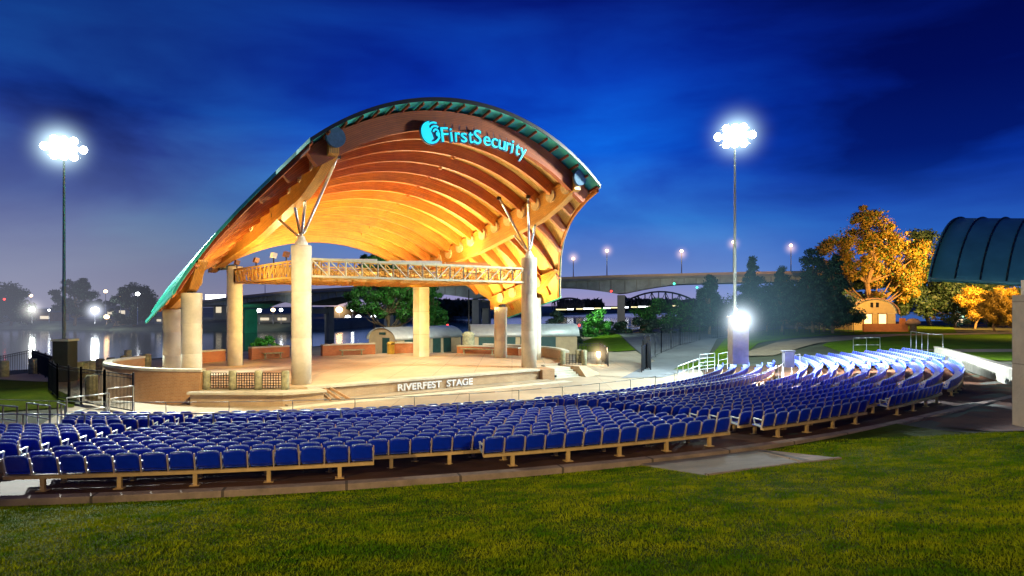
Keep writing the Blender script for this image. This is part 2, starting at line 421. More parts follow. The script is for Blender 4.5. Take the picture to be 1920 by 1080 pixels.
# kerb: real step between floor and grass
def kerb():
    mb = MB(); secs = []
    for (x, y) in arc(45.45, -112, -54., .7)+[(14.2, 17.6+.0), (18.8, 25.0)]:
        pass
    path = arc(45.6, -112, -52.5, .6)
    t = Vector((path[-1][0]-path[-2][0], path[-1][1]-path[-2][1])).normalized()
    for k in range(1, 16): path.append((path[-1][0]+t.x*.75, path[-1][1]+t.y*.75))
    for i, (x, y) in enumerate(path):
        a = path[max(0, i-1)]; b = path[min(len(path)-1, i+1)]
        d = Vector((b[0]-a[0], b[1]-a[1], 0)).normalized(); nrm = Vector((d.y, -d.x, 0)); zt = -3.70
        c = W(x, y, zt)
        secs.append([c-nrm*.15+Z3*-.3, c-nrm*.15+Z3*-.01, c-nrm*.13, c+nrm*.14, c+nrm*.16+Z3*-.02, c+nrm*.17+Z3*-.5])
    mb.sweep(secs)
    tag(mb.build('kerb', M['kerb']), 'long curved concrete kerb between the lawn and the back row', kind='structure')
kerb()
# concrete pad set in the grass
def hit(px, py):
    d = 3.
    while d < 200:
        x = (px-960)/FPX*d
        if (574-py)/FPX*d < T(x, d): return x, d
        d += .02
PADP = [hit(*p) for p in ((1200, 874), (1324, 894), (1500, 869), (1412, 846))]
PADX = PADP[:2]+[hit(1575, 863), PADP[3]]
def pad():
    top = [W(x, y, T(x, y)+.035) for x, y in PADP]; mb = MB()
    mb.sweep([[top[0], top[1], top[1]-Z3*.25, top[0]-Z3*.25], [top[3], top[2], top[2]-Z3*.25, top[3]-Z3*.25]])
    o = mb.build('concrete_pad', M['pad'], None, top[0]); tag(o, 'four sided brown concrete pad set into the grass by the kerb', 'pad', None, 'thing')
    p3 = W(*PADP[3], T(*PADP[3])+.04); pe = hit(1575, 863); pe = W(*pe, T(*pe)+.05); p1 = W(*PADP[1], T(*PADP[1])+.03)
    mb = MB(); q = hit(1505, 868); q = W(*q, T(*q)+.05)
    mb.sweep([[p3, p3+Vector((.1, .1, 0)), p3+Vector((.1, .1, -.2)), p3-Z3*.2], [q, pe, pe-Z3*.2, q-Z3*.2]]); mb.build('wing_slab', M['kerb'], o)
    mb = MB(); mb.bar(p1-Z3*.02, pe-Z3*.03, .09, .1); mb.build('edging', M['kerb'], o)
pad()

# grass blades (one mass)
def grass():
    n = 520000
    # density follows nearness: sample distance with a bias
    d = 3.6+ (rng.random(n)**1.35)*15.5
    px = rng.random(n)*2250-160
    x = (px-960)/FPX*d; y = d
    R = np.hypot(x-CX, y-CY)
    keep = (R > 45.85) & ~((x > 13.5) & (y > 16.6))
    # keep the pad clear
    A = np.array(PADX)
    ins = np.ones(n, bool)
    for i in range(4):
        p, q = A[i], A[(i+1) % 4]; ins &= ((q[0]-p[0])*(y-p[1])-(q[1]-p[1])*(x-p[0])) > 0
    keep &= ~ins
    x, y = x[keep], y[keep]; n = len(x)
    z = np.array([T(a, b) for a, b in zip(x, y)])+CZ+.015
    clump = .5+.5*np.sin(x*1.7+1.3*np.sin(y*2.1))*np.sin(y*1.9+1.1*np.cos(x*1.3))
    fine = .5+.5*np.sin(x*6.3+2*np.sin(y*5.1))*np.sin(y*7.7)
    h = (.016+.034*rng.random(n))*(.65+.8*clump*fine+.5*(rng.random(n) > .97))
    w = .004+.0006*y
    th = rng.random(n)*2*PI; lean = rng.normal(0, .022, (n, 2))
    c, s_ = np.cos(th)*w, np.sin(th)*w
    v = np.empty((n, 3, 3))
    v[:, 0] = np.stack([x-c, y-s_, z-.01], 1); v[:, 1] = np.stack([x+c, y+s_, z-.01], 1); v[:, 2] = np.stack([x+lean[:, 0], y+lean[:, 1], z+h], 1)
    me = np_mesh('grass', v.reshape(-1, 3), np.arange(n*3).reshape(-1, 3), [M['blade']])
    o = bpy.data.objects.new('grass', me); COL.objects.link(o)
    tag(o, 'short uneven grass blades growing on the foreground slope', 'grass', kind='stuff')
grass()

# ------------------------------------------------------------------ bandshell
def zs(u, v): return 9.4-.2528*(v+4.3)-(12.8-math.sqrt(12.8**2-u*u))
VF = [(0, -4.3), (8.1, -4.3), (8.25, -3.3), (8.6, -2), (9.0, -1), (9.5, 0), (10.1, .9), (10.7, 1.6), (11.2, 2.15), (11.45, 2.4)]
VB = [(0, 13.8), (6.5, 13.3), (9, 10.7), (11.45, 7.8)]
vf = lambda u: interp(abs(u), VF); vb = lambda u: interp(abs(u), VB)
shell = empty('bandshell', SP(0, 6, -3.55), 'arched timber bandshell with teal metal roof standing over the stage', 'bandshell')
US = sorted(set([round(-11.2+i*.4, 3) for i in range(57)]+[-11.4, 11.4, -8.1, 8.1, -8.25, 8.25, -8.6, 8.6, 11.45, -11.45]))
def surf(mb, top, v0fn, v1fn, us, nv=24, flip=False):
    base = None; k = nv+1
    for u in us:
        a, b = v0fn(u), v1fn(u)
        mb.add([SP(u, a+(b-a)*j/nv, top(u, a+(b-a)*j/nv)) for j in range(k)])
    for i in range(len(us)-1):
        for j in range(nv):
            q = (i*k+j, (i+1)*k+j, (i+1)*k+j+1, i*k+j+1)
            ua, ub = us[i]*S, us[i+1]*S; va = (v0fn(us[i])+(v1fn(us[i])-v0fn(us[i]))*j/nv)*S; vb_ = (v0fn(us[i])+(v1fn(us[i])-v0fn(us[i]))*(j+1)/nv)*S
            uv = [(ua, va), (ub, va), (ub, vb_), (ua, vb_)]
            mb.face(q[::-1] if flip else q, uv[::-1] if flip else uv)
# roof covering: thin closed metal shell
mb = MB(); mb.smooth = True
surf(mb, lambda u, v: zs(u, v), vf, vb, US)
n0 = len(mb.v)
mb2 = MB(); mb2.smooth = True
surf(mb2, lambda u, v: zs(u, v)-.07, vf, vb, US, flip=True)
mb.v += mb2.v; mb.f += [tuple(i+n0 for i in f) for f in mb2.f]; mb.uv += mb2.uv; mb.mi += mb2.mi; mb.sm += mb2.sm
roof = mb.build('roof_covering', M['teal'], shell)
# edge trims (front dark, sides bright)
def edge_strip(us, fn, h, w, out):
    mb = MB(); secs = []
    for u in us:
        v = fn(u); p = SP(u, v, zs(u, v)); o = Vector(out(u)).normalized()
        secs.append([p+Z3*.05-o*.0, p+Z3*.05+o*w, p-Z3*h+o*w, p-Z3*h])
    mb.sweep(secs); return mb
uf = [u for u in US if abs(u) <= 8.1]
edge_strip(uf, vf, .16, .05, lambda u: -VD).build('front_edge', M['blackmetal'], roof)
for sg in (-1, 1):
    us = [sg*a for a in (8.1, 8.25, 8.6, 9.0, 9.5, 10.1, 10.7, 11.2, 11.45)]
    edge_strip(us, vf, .15, .05, lambda u: UD*sg-VD*.6).build('side_edge', M['teal'] if sg < 0 else M['whitesteel'], roof)
    mb = MB(); mb.sweep([[p+Z3*.04, p+Z3*.04+UD*sg*.1, p-Z3*.14+UD*sg*.1, p-Z3*.14] for p in [SP(sg*11.45, v, zs(11.45, v)) for v in (2.4, 4, 6, 7.8)]])
    mb.build('eave_edge', M['teal'], roof)
# standing seams
mb = MB()
for k in range(27):
    v = -3.9+k*.66
    us = [u for u in US if vf(u)+.05 <= v <= vb(u)-.05]
    if len(us) < 2: continue
    secs = []
    for u in us:
        p = SP(u, v, zs(u, v)); nrm = Vector(UD*(u/12.8)+Z3*math.sqrt(1-(u/12.8)**2))
        secs.append([p-VD*.02, p-VD*.02+nrm*.06, p+VD*.02+nrm*.06, p+VD*.02])
    mb.sweep(secs)
mb.build('standing_seam', M['teal'], roof)
# timber deck
DF = lambda u: max(vf(u)+.12, -3.4)
mb = MB(); mb.smooth = True
surf(mb, lambda u, v: zs(u, v)-.16, DF, lambda u: vb(u)-.1, [u for u in US if abs(u) < 11.42], flip=True)
n0 = len(mb.v); mb2 = MB(); mb2.smooth = True
surf(mb2, lambda u, v: zs(u, v)-.10, DF, lambda u: vb(u)-.1, [u for u in US if abs(u) < 11.42])
mb.v += mb2.v; mb.f += [tuple(i+n0 for i in f) for f in mb2.f]; mb.uv += mb2.uv; mb.mi += mb2.mi; mb.sm += mb2.sm
mb.build('timber_deck', M['deck'], shell)
def arch(name, v, depth, thick, m, umax=None):
    us = [u for u in np.arange(-11.2, 11.21, .2) if vf(u)+.1 <= v <= vb(u)-.1 and (umax is None or abs(u) <= umax)]
    secs = []
    for u in us:
        t = zs(u, v)-.17; nr = Vector(UD*(u/12.8)+Z3*math.sqrt(1-(u/12.8)**2))
        p = SP(u, v, t); tap = 1-.72*sstep(7.2, 10.8, abs(u))
        q = p-nr*depth*S*tap
        secs.append([p-VD*thick/2, q-VD*thick/2, q+VD*thick/2, p+VD*thick/2])
    mb = MB(); mb.sweep(secs); return mb.build(name, m, shell)
arch('front_arch', -3.45, .85, .34, M['rib_shaded'], 8.15)
RIBV = [-1.95+i*1.26 for i in range(12)]
for k, v in enumerate(RIBV): arch('rib', v, .60, .24, M['rib_part_shaded' if k < 4 else 'rib'])
arch('rear_arch', 13.05, .66, .32, M['beam'], 6.7)
# outriggers under the front overhang
for i in range(23):
    u = -8.0+i*.727
    mb = MB(); mb.bar(SP(u, -4.2, zs(u, -4.2)-.16), SP(u, -3.4, zs(u, -3.4)-.17), .09, .14); mb.build('outrigger', M['rib_shaded'], shell)
# small fixtures fixed under the ribs
for v in RIBV[1:-1]:
    u = 1.2+(v-3)*.06
    mb = MB(); mb.box(SP(u, v, zs(u, v)-.84), (.2, .12, .16), UD); mb.build('rib_fixture', M['rib'], shell)
# edge boards that close the rib ends on the swept wings
for sg in (-1, 1):
    us = [8.1+3.25*i/24 for i in range(25)]; secs = []
    for u in us:
        v = vf(u)+.22; a = SP(sg*(u-.06), v, zs(u-.06, v)-.1); h = .36 if sg < 0 else .3
        o = (UD*sg*.5-VD*.8).normalized()
        secs.append([a, a+o*.14, a+o*.14-Z3*h, a-Z3*h])
    mb = MB(); mb.sweep(secs); mb.build('edge_beam', M['rib_shaded' if sg < 0 else 'rib'], shell)
# main beams
DEP = [(-3.7, .75), (-2.6, 1.15), (-1, 1.45), (5, 1.4), (13.4, .62)]
for sg in (-1, 1):
    u = 6.9*sg; secs = []
    for k in range(36):
        v = -3.8+17.1*k/35
        t = zs(u, v)-.30; dp = interp(v, DEP)
        a = SP(u, v, t); b = SP(u, v, t-dp)
        secs.append([a-UD*.27, b-UD*.27, b+UD*.27, a+UD*.27])
    mb = MB(); mb.sweep(secs); beam = mb.build('main_beam', M['beam'], shell)
    for v in [-3.15]+RIBV:   # round plates where ribs meet the beam
        for side in ((-1, 1)):
            if side == sg and sg == 1: continue
            if side == sg and v not in (RIBV[2], RIBV[6], RIBV[11], RIBV[0], RIBV[1]): continue
            t = zs(u, v)-.30
            c = SP(u, v, t-.42)+UD*side*.27
            mb = MB(); mb.cyl(c, c+UD*side*.13, .42, .42, 20); mb.build('round_plate', M['disc'], beam)
            if side != sg:
                mb = MB(); mb.bar(SP(u, v, t-.25)+UD*side*.3, SP(u+side*.55, v, zs(u+side*.55, v)-.55), .3, .45); mb.build('rib_shoe', M['rib'], beam)
    c = SP(u, -3.88, zs(u, -3.88)-.45)
    mb = MB(); mb.cyl(c-VD*.12, c+VD*.05, .5, .5, 24); mb.build('end_plate', M['disc_blue'], beam)
    # low outer beam
    ub = -10.5 if sg < 0 else 10.3; secs = []
    for k in range(14):
        v = 1.5+k*6.6/13
        a = SP(ub, v, zs(ub, v)-.45); b = SP(ub, v, zs(ub, v)-.52-.8*sstep(1.4, 3.2, v))
        secs.append([a-UD*.25, b-UD*.25, b+UD*.25, a+UD*.25])
    mb = MB(); mb.sweep(secs); lb = mb.build('outer_beam', M['beam'], shell)
    for v in RIBV:
        if 1.9 < v < 8:
            c = SP(ub, v, zs(ub, v)-.8)-UD*sg*.25
            mb = MB(); mb.cyl(c, c-UD*sg*.12, .4, .4, 18); mb.build('round_plate', M['disc'], lb)
# columns
def column(u, v, top, r=.44):
    mb = MB(); b = SP(u, v, -3.56); t = SP(u, v, top)
    h = t.z-b.z; R = r*S
    prof = [(R*1.0, 0), (R, h*.33), (R*.985, h*.335), (R*.985, h*.342), (R, h*.345), (R, h*.66), (R*.985, h*.664), (R*.985, h*.671), (R, h*.675), (R, h*.93), (R*1.03, h*.935), (R*1.03, h*.99), (R*.97, h)]
    mb.smooth = True; mb.lathe(b, prof, 28); return mb.build('column', M['column'], shell)
cols = [(-6.74, 0, 2.73), (6.73, 0, 2.78), (-6, 11.9, 2.35), (6.4, 11.2, 2.2), (-10.5, 3.4, .6), (-10.5, 6.9, -.15), (10.0, 6.8, -.05), (10.7, 4.1, .55)]
for u, v, t in cols:
    c = column(u, v, t)
    if (u, v) == (6.4, 11.2):
        q = MB(); b_ = SP(u, v, -3.56); t_ = SP(u, v, t); q.box((b_+t_)/2, (.98, .98, t_.z-b_.z), UD); c.data = q.data('column', M['column'], origin_of(shell))
    if abs(v) > 1:
        ub = u; tgt = 6.9*(1 if u > 0 else -1) if v > 9 else (-10.5 if u < 0 else 10.3)
        mb = MB(); mb.bar(SP(u, v, t-.02), SP(tgt, v, zs(tgt, v)-(.3+interp(v, DEP) if v > 9 else 1.32)), .34, .34); mb.build('bearing_block', M['blackmetal'], c)
# struts on the two front columns
for sg, u0 in ((-1, -6.74), (1, 6.73)):
    base = SP(u0, 0, 2.78)
    mb = MB(); mb.lathe(base-Z3*.04, [(.34, 0), (.34, .14), (.24, .28), (.15, .5), (.0, .5)], 14); cap = mb.build('column_cap', M['whitesteel'], shell)
    if sg < 0: ends = [(-5.5, -1.1, zs(5.5, -1.1)-.62), (-6.75, -.5, 4.85), (-6.9, .5, 4.75), (-7.0, 2.7, 4.35)]
    else: ends = [(5.4, 1.1, zs(5.4, 1.1)-.62), (6.9, -.4, 4.8), (6.9, 1.9, 4.5), (5.9, -.9, 6.1)]
    for (u, v, z) in ends:
        e = SP(u, v, z); mb = MB(); b = base+Z3*.3
        a = b+(e-b)*.06; mb.cyl(a, b+(e-b)*.14, .05, .085, 10); mb.cyl(b+(e-b)*.14, b+(e-b)*.88, .085, .085, 10); mb.cyl(b+(e-b)*.88, e, .085, .04, 10)
        st = mb.build('strut', M['steel'], shell)
        mb = MB(); mb.box(e-Z3*.02, (.3, .12, .22), UD); mb.build('end_bracket', M['blackmetal'], st)

# overhead lighting truss
tr = empty('lighting_truss', SP(0, 6, 1.8), 'rectangular overhead lattice truss hung between the stage columns', 'truss')
def lattice(a, b, z0, z1, m, name, step=.86, r=.055):
    A = Vector(SP(*a, z0)); B = Vector(SP(*b, z0)); H = Vector((0, 0, (z1-z0)*S)); n = max(2, int((B-A).length/step))
    mb = MB(); mb.bar(A, B, r*2.0, r*2.2); mb.bar(A+H, B+H, r*2.0, r*2.2)
    for i in range(n+1):
        p = A+(B-A)*i/n; mb.bar(p, p+H, r*1.6)
        if i < n:
            q = A+(B-A)*(i+1)/n
            if i < n*.5: mb.bar(p+H, q, r*1.2)
            else: mb.bar(p, q+H, r*1.2)
    return mb.build(name, m, tr)
lattice((-6.3, -.05), (6.3, -.05), 1.36, 2.14, mat('cream_steel', (.55, .50, .32), .5, .1, .15, 5), 'front_truss', .98)
lattice((-6.3, .75), (6.3, .75), 1.36, 2.12, M['ochre'], 'inner_truss', .98, .045)
lattice((-6.55, .2), (-6.2, 11.3), 1.36, 2.12, M['ochre'], 'side_truss', .8, .05)
lattice((-5.8, .2), (-5.4, 11.3), 1.36, 2.12, M['ochre'], 'inner_truss', .8, .045)
lattice((6.35, .2), (6.2, 10.9), 1.36, 2.12, M['ochre'], 'side_truss', .9, .05)
lattice((-6.2, 11.3), (6.2, 11.0), 1.36, 2.12, M['ochre'], 'rear_truss', .98, .05)
for v in (2.6, 4.4, 6.2, 8., 9.7): lattice((-6.2, v), (6.2, v), 1.36, 1.95, M['ochre'], 'cross_truss', 1.1, .04)
for k in range(14):
    u = -5.6+k*.86
    mb = MB(); mb.bar(SP(u, .2, 1.32), SP(u, 11.1, 1.32), .06, .08); mb.build('bottom_rail', M['ochre'], tr)
for u0, v0, u1, v1 in ((-4.9, 3.2, -1.8, 2.2), (-1.2, 2.0, 1.6, 1.3), (1.9, 1.4, 4.4, 1.0), (3.6, 2.4, 5.6, 2.2)):
    mb = MB(); mb.bar(SP(u0, v0, 2.3), SP(u1, v1, 2.36), .22, .22); mb.build('light_bar', M['whitesteel'] if u0 < 0 else M['rib'], tr)
for k, (v, h, wh) in enumerate(((10.2, .45, 0), (7.0, .38, 0), (4.4, .6, 1), (2.7, .5, 0))):
    b = SP(-6.4, v, 2.15)
    o = empty('stage_light', b, ['dark stage floodlight at the far end of the truss rail', 'short dark stage floodlight second from the far end of the truss', 'pale topped stage floodlight on the tallest bracket of the truss', 'dark stage floodlight on the truss nearest the tall front column'][k], 'stage light', 'stage floodlights on the left truss rail')
    mb = MB(); mb.bar(b, b+Z3*h*.6, .06); mb.bar(b+Z3*h*.55-VD*.16, b+Z3*h*.55+VD*.16, .05); mb.build('bracket', M['blackmetal'], o)
    X = (UD*.8-Z3*.2).normalized()
    mb = MB(); mb.box(b+Z3*(h*.6+.12), (.26, .42, .3), X, None, Z3.cross(X).cross(X)*-1); mb.build('housing', M['whitesteel'] if wh else mat('rusty_lamp', (.16, .06, .03), .6), o)

# ------------------------------------------------------------------ stage platform
stage = empty('stage_platform', SP(0, 6, -4.15), 'raised open air stage of tan brick with pale paving and metal letters', 'stage')
XY = lambda u, v: (SP(u, v, 0).x, SP(u, v, 0).y)
LEFT = [(-10.5, 1.3), (-11.5, 2.3), (-12.2, 3.4), (-12.8, 5.0), (-13.1, 6.7), (-13.0, 8.2), (-12.5, 9.7), (-10.9, 11.5)]
out = [(-7.0, -1.35), (6.3, -1.35), (6.3, -.3), (7.7, -.3), (7.7, .9), (9.9, .9), (10.4, .9), (11.4, 2.2), (12.2, 3.8), (12.6, 6), (12.5, 8.5), (11.5, 10.8), (7.5, 15.4), (3, 16.4), (-2.5, 16.6), (-7, 15.2)]+LEFT[::-1]+[(-7.9, -.9)]
mb = MB(); mb.prism([XY(*p) for p in out], SP(0, 0, -4.4).z, SP(0, 0, -3.56).z)
body = mb.build('riser_wall', M['brick_pale'], stage)
mb = MB(); o2 = [(u*1.003, v if v > 0 else v-.06) for u, v in out]; mb.prism([XY(*p) for p in o2], SP(0, 0, -3.556).z, SP(0, 0, -3.50).z)
mb.build('stage_floor', M['stage'], stage)
mb = MB(); mb.prism([XY(*p) for p in ((-7.05, -1.45), (6.32, -1.45), (6.32, -.75), (-7.05, -.75))], SP(0, 0, -3.57).z-.02, SP(0, 0, -3.494).z); mb.build('edge_coping', M['concrete'], stage)
mb = MB(); mb.prism([XY(*p) for p in ((-8.2, -2.2), (6.6, -2.2), (6.6, -1.36), (-8.2, -1.36))], SP(0, 0, -4.4).z, SP(0, 0, -4.06).z); mb.build('front_ledge', M['plaza'], stage)
mb = MB(); mb.prism([XY(*p) for p in ((-8.6, -2.9), (7.4, -2.9), (7.4, -2.21), (-8.6, -2.21))], SP(0, 0, -4.4).z, SP(0, 0, -4.12).z); mb.build('lower_step', M['concrete'], stage)
# apron under the grilles
mb = MB()
LED = [(-11.2, .8), (-8.3, -1.9), (-6.6, -2.1), (-6.6, -1.35), (-7.9, -.9), (-10.5, 1.3)]
mb.prism([XY(*p) for p in LED], SP(0, 0, -4.4).z, SP(0, 0, -3.68).z); mb.build('apron_wall', M['brick_pale'], stage)
mb = MB(); mb.prism([XY(*p) for p in [(-11.35, .75), (-8.35, -2.02), (-6.5, -2.2), (-6.5, -1.35), (-7.9, -.86), (-10.4, 1.3)]], SP(0, 0, -3.679).z, SP(0, 0, -3.575).z); mb.build('apron_coping', M['concrete'], stage)
# small ramp blocks left of the letters
for k in range(3):
    mb = MB(); mb.bar(SP(-6.3+k*.42, -2.2, -4.06), SP(-6.6+k*.30, -1.37, -3.6), .08, .12); mb.build('ramp_rib', M['brick_tan'], stage)
# parapets
def smooth(pts, k=5):
    out = []
    for i in range(len(pts)-1):
        p0 = pts[max(0, i-1)]; p1 = pts[i]; p2 = pts[i+1]; p3 = pts[min(len(pts)-1, i+2)]
        for j in range(k):
            t = j/k; out.append(tuple(.5*((2*b)+(-a+c)*t+(2*a-5*b+4*c-d)*t*t+(-a+3*b-3*c+d)*t**3) for a, b, c, d in zip(p0, p1, p2, p3)))
    return out+[pts[-1]]
LEFT = smooth(LEFT)
def parapet(pts, h, name, m, capm, batter=0., t=.3, z0=-4.4, inner=None):
    top = -3.5+h; secs = []; cs = []
    n = len(pts)
    for i, (u, v) in enumerate(pts):
        a = pts[max(0, i-1)]; b = pts[min(n-1, i+1)]
        d = Vector((b[0]-a[0], b[1]-a[1], 0)).normalized(); o = Vector((-d.y, d.x, 0))
        cu, cv = u, v
        c0 = SP(cu, cv, z0); ow = (UD*o.x+VD*o.y)*t
        ct = SP(cu, cv, top)
        secs.append([c0+ow*(1+batter), ct+ow, ct-ow*.2, c0-ow*.2])
        cs.append([ct+ow*1.18, ct+ow*1.18+Z3*.13, ct-ow*.4+Z3*.13, ct-ow*.4])
    mb = MB(); mb.sweep(secs); w = mb.build(name, m, stage)
    mb = MB(); mb.sweep(cs); mb.build('coping', capm, w)
parapet(LEFT, .7, 'curved_wall', M['brick_tan'], M['concrete'], 1.6)
RIGHT = [(11.5, 10.8), (12.5, 8.5), (12.6, 6), (12.2, 3.8), (11.4, 2.2), (10.4, .9)]
RIGHT = smooth(RIGHT)
parapet(RIGHT, .62, 'curved_wall', M['brick_pale'], M['concrete'], .3)
# steps at the right
for k in range(5):
    z1 = -3.64-k*.12; mb = MB()
    mb.prism([XY(*p) for p in ((7.75, -.3-.22*k), (9.75, -.3-.22*k), (9.75, .92), (7.75, .92))], SP(0, 0, -4.4).z+k*.001, SP(0, 0, z1).z); mb.build('step', M['concrete'], stage)
mb = MB(); mb.prism([XY(*p) for p in ((6.35, -1.6), (7.25, -1.6), (7.7, -.3), (7.7, .4), (6.35, .4))], SP(0, 0, -4.4).z, SP(0, 0, -3.52).z); mb.build('column_plinth', M['brick_tan'], stage)
mb = MB(); a = [SP(9.8, -1.7, -4.3), SP(11.8, -1.2, -4.3), SP(11.6, .9, -4.3), SP(9.8, .9, -4.3)]; b = [SP(9.85, -.9, -3.58), SP(10.6, -.7, -3.58), SP(10.7, .6, -3.58), SP(9.85, .7, -3.58)]
n = mb.add(a+b)
for q in ((0, 1, 5, 4), (1, 2, 6, 5), (2, 3, 7, 6), (3, 0, 4, 7), (4, 5, 6, 7)): mb.face([n+i for i in q], [(0, 0), (2, 0), (2, 1), (0, 1)])
mb.build('stair_cheek', M['brick_pale'], stage)
mb = MB()
for k in range(5): mb.box(SP(7.72, -1.1+.25*k, -4.0+.12*k), (.12, .26, .16), UD)
mb.build('stair_light', M['blackmetal'], stage)
# text
OFFS = [.006]
def text_mesh(body, size, ext, name):
    cu = bpy.data.curves.new(name, 'FONT'); cu.body = body; cu.size = size; cu.extrude = ext; cu.offset = OFFS[0]
    o = bpy.data.objects.new(name, cu); COL.objects.link(o); bpy.context.view_layer.update()
    me = bpy.data.meshes.new_from_object(o.evaluated_get(bpy.context.evaluated_depsgraph_get()))
    bpy.data.objects.remove(o); return me
def place(me, name, m, parent, origin, X, Y):
    X = Vector(X).normalized(); Y = Vector(Y).normalized(); Zv = X.cross(Y)
    R = Matrix((X, Y, Zv)).transposed().to_4x4(); me.transform(Matrix.Translation(Vector(origin)-origin_of(parent)) @ R)
    me.materials.clear(); me.materials.append(m); 
    o = bpy.data.objects.new(name, me); COL.objects.link(o); o.parent = parent; return o
OFFS[0] = .014
me = text_mesh('RIVERFEST  STAGE', .54, .035, 'lettering')
xs = [v.co.x for v in me.vertices]; wd = max(xs)-min(xs); sx = 4.35*S/wd
me.transform(Matrix.Diagonal((sx, 1.0, 1, 1)))
place(me, 'lettering', M['white'], stage, SP(-2.65, -1.40, -4.0), UD, Z3)

# grille fence: mossy posts with metal grids
gf = empty('grille_railing', SP(-9.2, .2, -3.58), 'low railing of mossy concrete posts with black metal grilles at the stage front', 'railing')
pp = [(-10.45, 1.15), (-9.6, .42), (-8.75, -.3), (-7.85, -1.0)]
for k, (u, v) in enumerate(pp):
    mb = MB(); mb.smooth = True; mb.lathe(SP(u, v, -3.58), [(.2, 0), (.2, .3), (.19, .6), (.2, .9), (.18, .98), (.0, .99)], 14); mb.build('post', M['stone'], gf)
for k in range(3):
    a = SP(*pp[k], -3.56); b = SP(*pp[k+1], -3.56); d = (b-a).normalized(); a = a+d*.2; b = b-d*.2
    mb = MB()
    for i in range(8): q = a+(b-a)*i/7; mb.bar(q+Z3*.04, q+Z3*.84, .03)
    for i in range(7): mb.bar(a+Z3*(.06+.13*i), b+Z3*(.06+.13*i), .03)
    mb.build('grille', M['blackmetal'], gf)
# right end post with grille
rp = empty('end_railing', SP(10.6, .4, -3.5), 'short mossy post and grille railing at the top of the stage steps', 'railing')
for (u, v) in ((10.1, .75), (11.0, -.2)):
    mb = MB(); mb.smooth = True; mb.lathe(SP(u, v, -3.8), [(.19, 0), (.19, 1.2), (.17, 1.3), (0, 1.3)], 12); mb.build('post', M['stone'], rp)
a = SP(10.25, .6, -3.7); b = SP(10.9, -.1, -3.7); mb = MB()
for i in range(6): q = a+(b-a)*i/5; mb.bar(q, q+Z3*.95, .03)
for i in range(7): mb.bar(a+Z3*.14*i, b+Z3*.14*i, .03)
mb.build('grille', M['blackmetal'], rp)

# brick planters and benches at the back of the stage
def planter(pts, h, label, bench=None, group='brick seat walls at the back of the stage'):
    o = empty('seat_wall', SP(*pts[0], -3.5), label, 'brick wall', group)
    secs = []; cs = []
    for i, (u, v) in enumerate(pts):
        a = pts[max(0, i-1)]; b = pts[min(len(pts)-1, i+1)]; d = Vector((b[0]-a[0], b[1]-a[1])).normalized()
        nn = UD*(-d.y)+VD*d.x; c = SP(u, v, -3.49); 
        secs.append([c-nn*.25, c+nn*.25, c+nn*.25+Z3*h, c-nn*.25+Z3*h]); cs.append([c-nn*.3+Z3*h, c+nn*.3+Z3*h, c+nn*.3+Z3*(h+.1), c-nn*.3+Z3*(h+.1)])
    mb = MB(); mb.sweep(secs); mb.build('wall', M['brick_red'], o)
    mb = MB(); mb.sweep(cs); mb.build('coping', M['concrete'], o)
    if bench:
        (u0, v0), (u1, v1) = bench
        mb = MB(); mb.bar(SP(u0, v0, -3.12), SP(u1, v1, -3.12), .42, .08)
        for t in (.1, .9): p = SP(u0+(u1-u0)*t, v0+(v1-v0)*t, -3.5); mb.bar(p, p+Z3*.45, .12)
        mb.build('bench', M['stone'], o)
planter([(-8.2, 14.2), (-6.9, 15.0), (-5.6, 15.5)], .8, 'curved brick seat wall between the two left rear columns')
planter([(-3.9, 15.6), (-2.6, 15.9), (-1.2, 16.0)], .88, 'short brick seat wall beside the bright green bush', ((-3.1, 15.4), (-1.8, 15.5)))
planter([(1.1, 15.8), (2.6, 15.7), (4.9, 15.2)], .86, 'long brick seat wall with bench right of the tall front column', ((2.2, 15.2), (3.9, 14.9)))
planter([(6.3, 15.0), (7.2, 14.8), (8.0, 14.4)], .86, 'brick seat wall beside the gold litter bin')
planter([(10.2, 12.2), (11.2, 10.6), (11.9, 8.9), (12.1, 7.2)], .6, 'curved brick seat wall with dark bench at the right rear of the stage', ((10.0, 11.6), (11.3, 9.0)))
# litter bin
lb = empty('litter_bin', SP(5.9, 14.6, -3.49), 'round gold litter bin standing beside the brick seat wall', 'bin')
mb = MB(); mb.smooth = True; mb.lathe(lb.location, [(.3, 0), (.33, .1), (.33, .8), (.36, .82), (.36, .95), (.28, 1.05), (.0, 1.1)], 16); mb.build('body', M['gold'], lb)
mb = MB(); mb.box(lb.location+Z3*.88-VD*.36, (.3, .04, .1), UD); mb.build('opening', M['blackmetal'], lb)

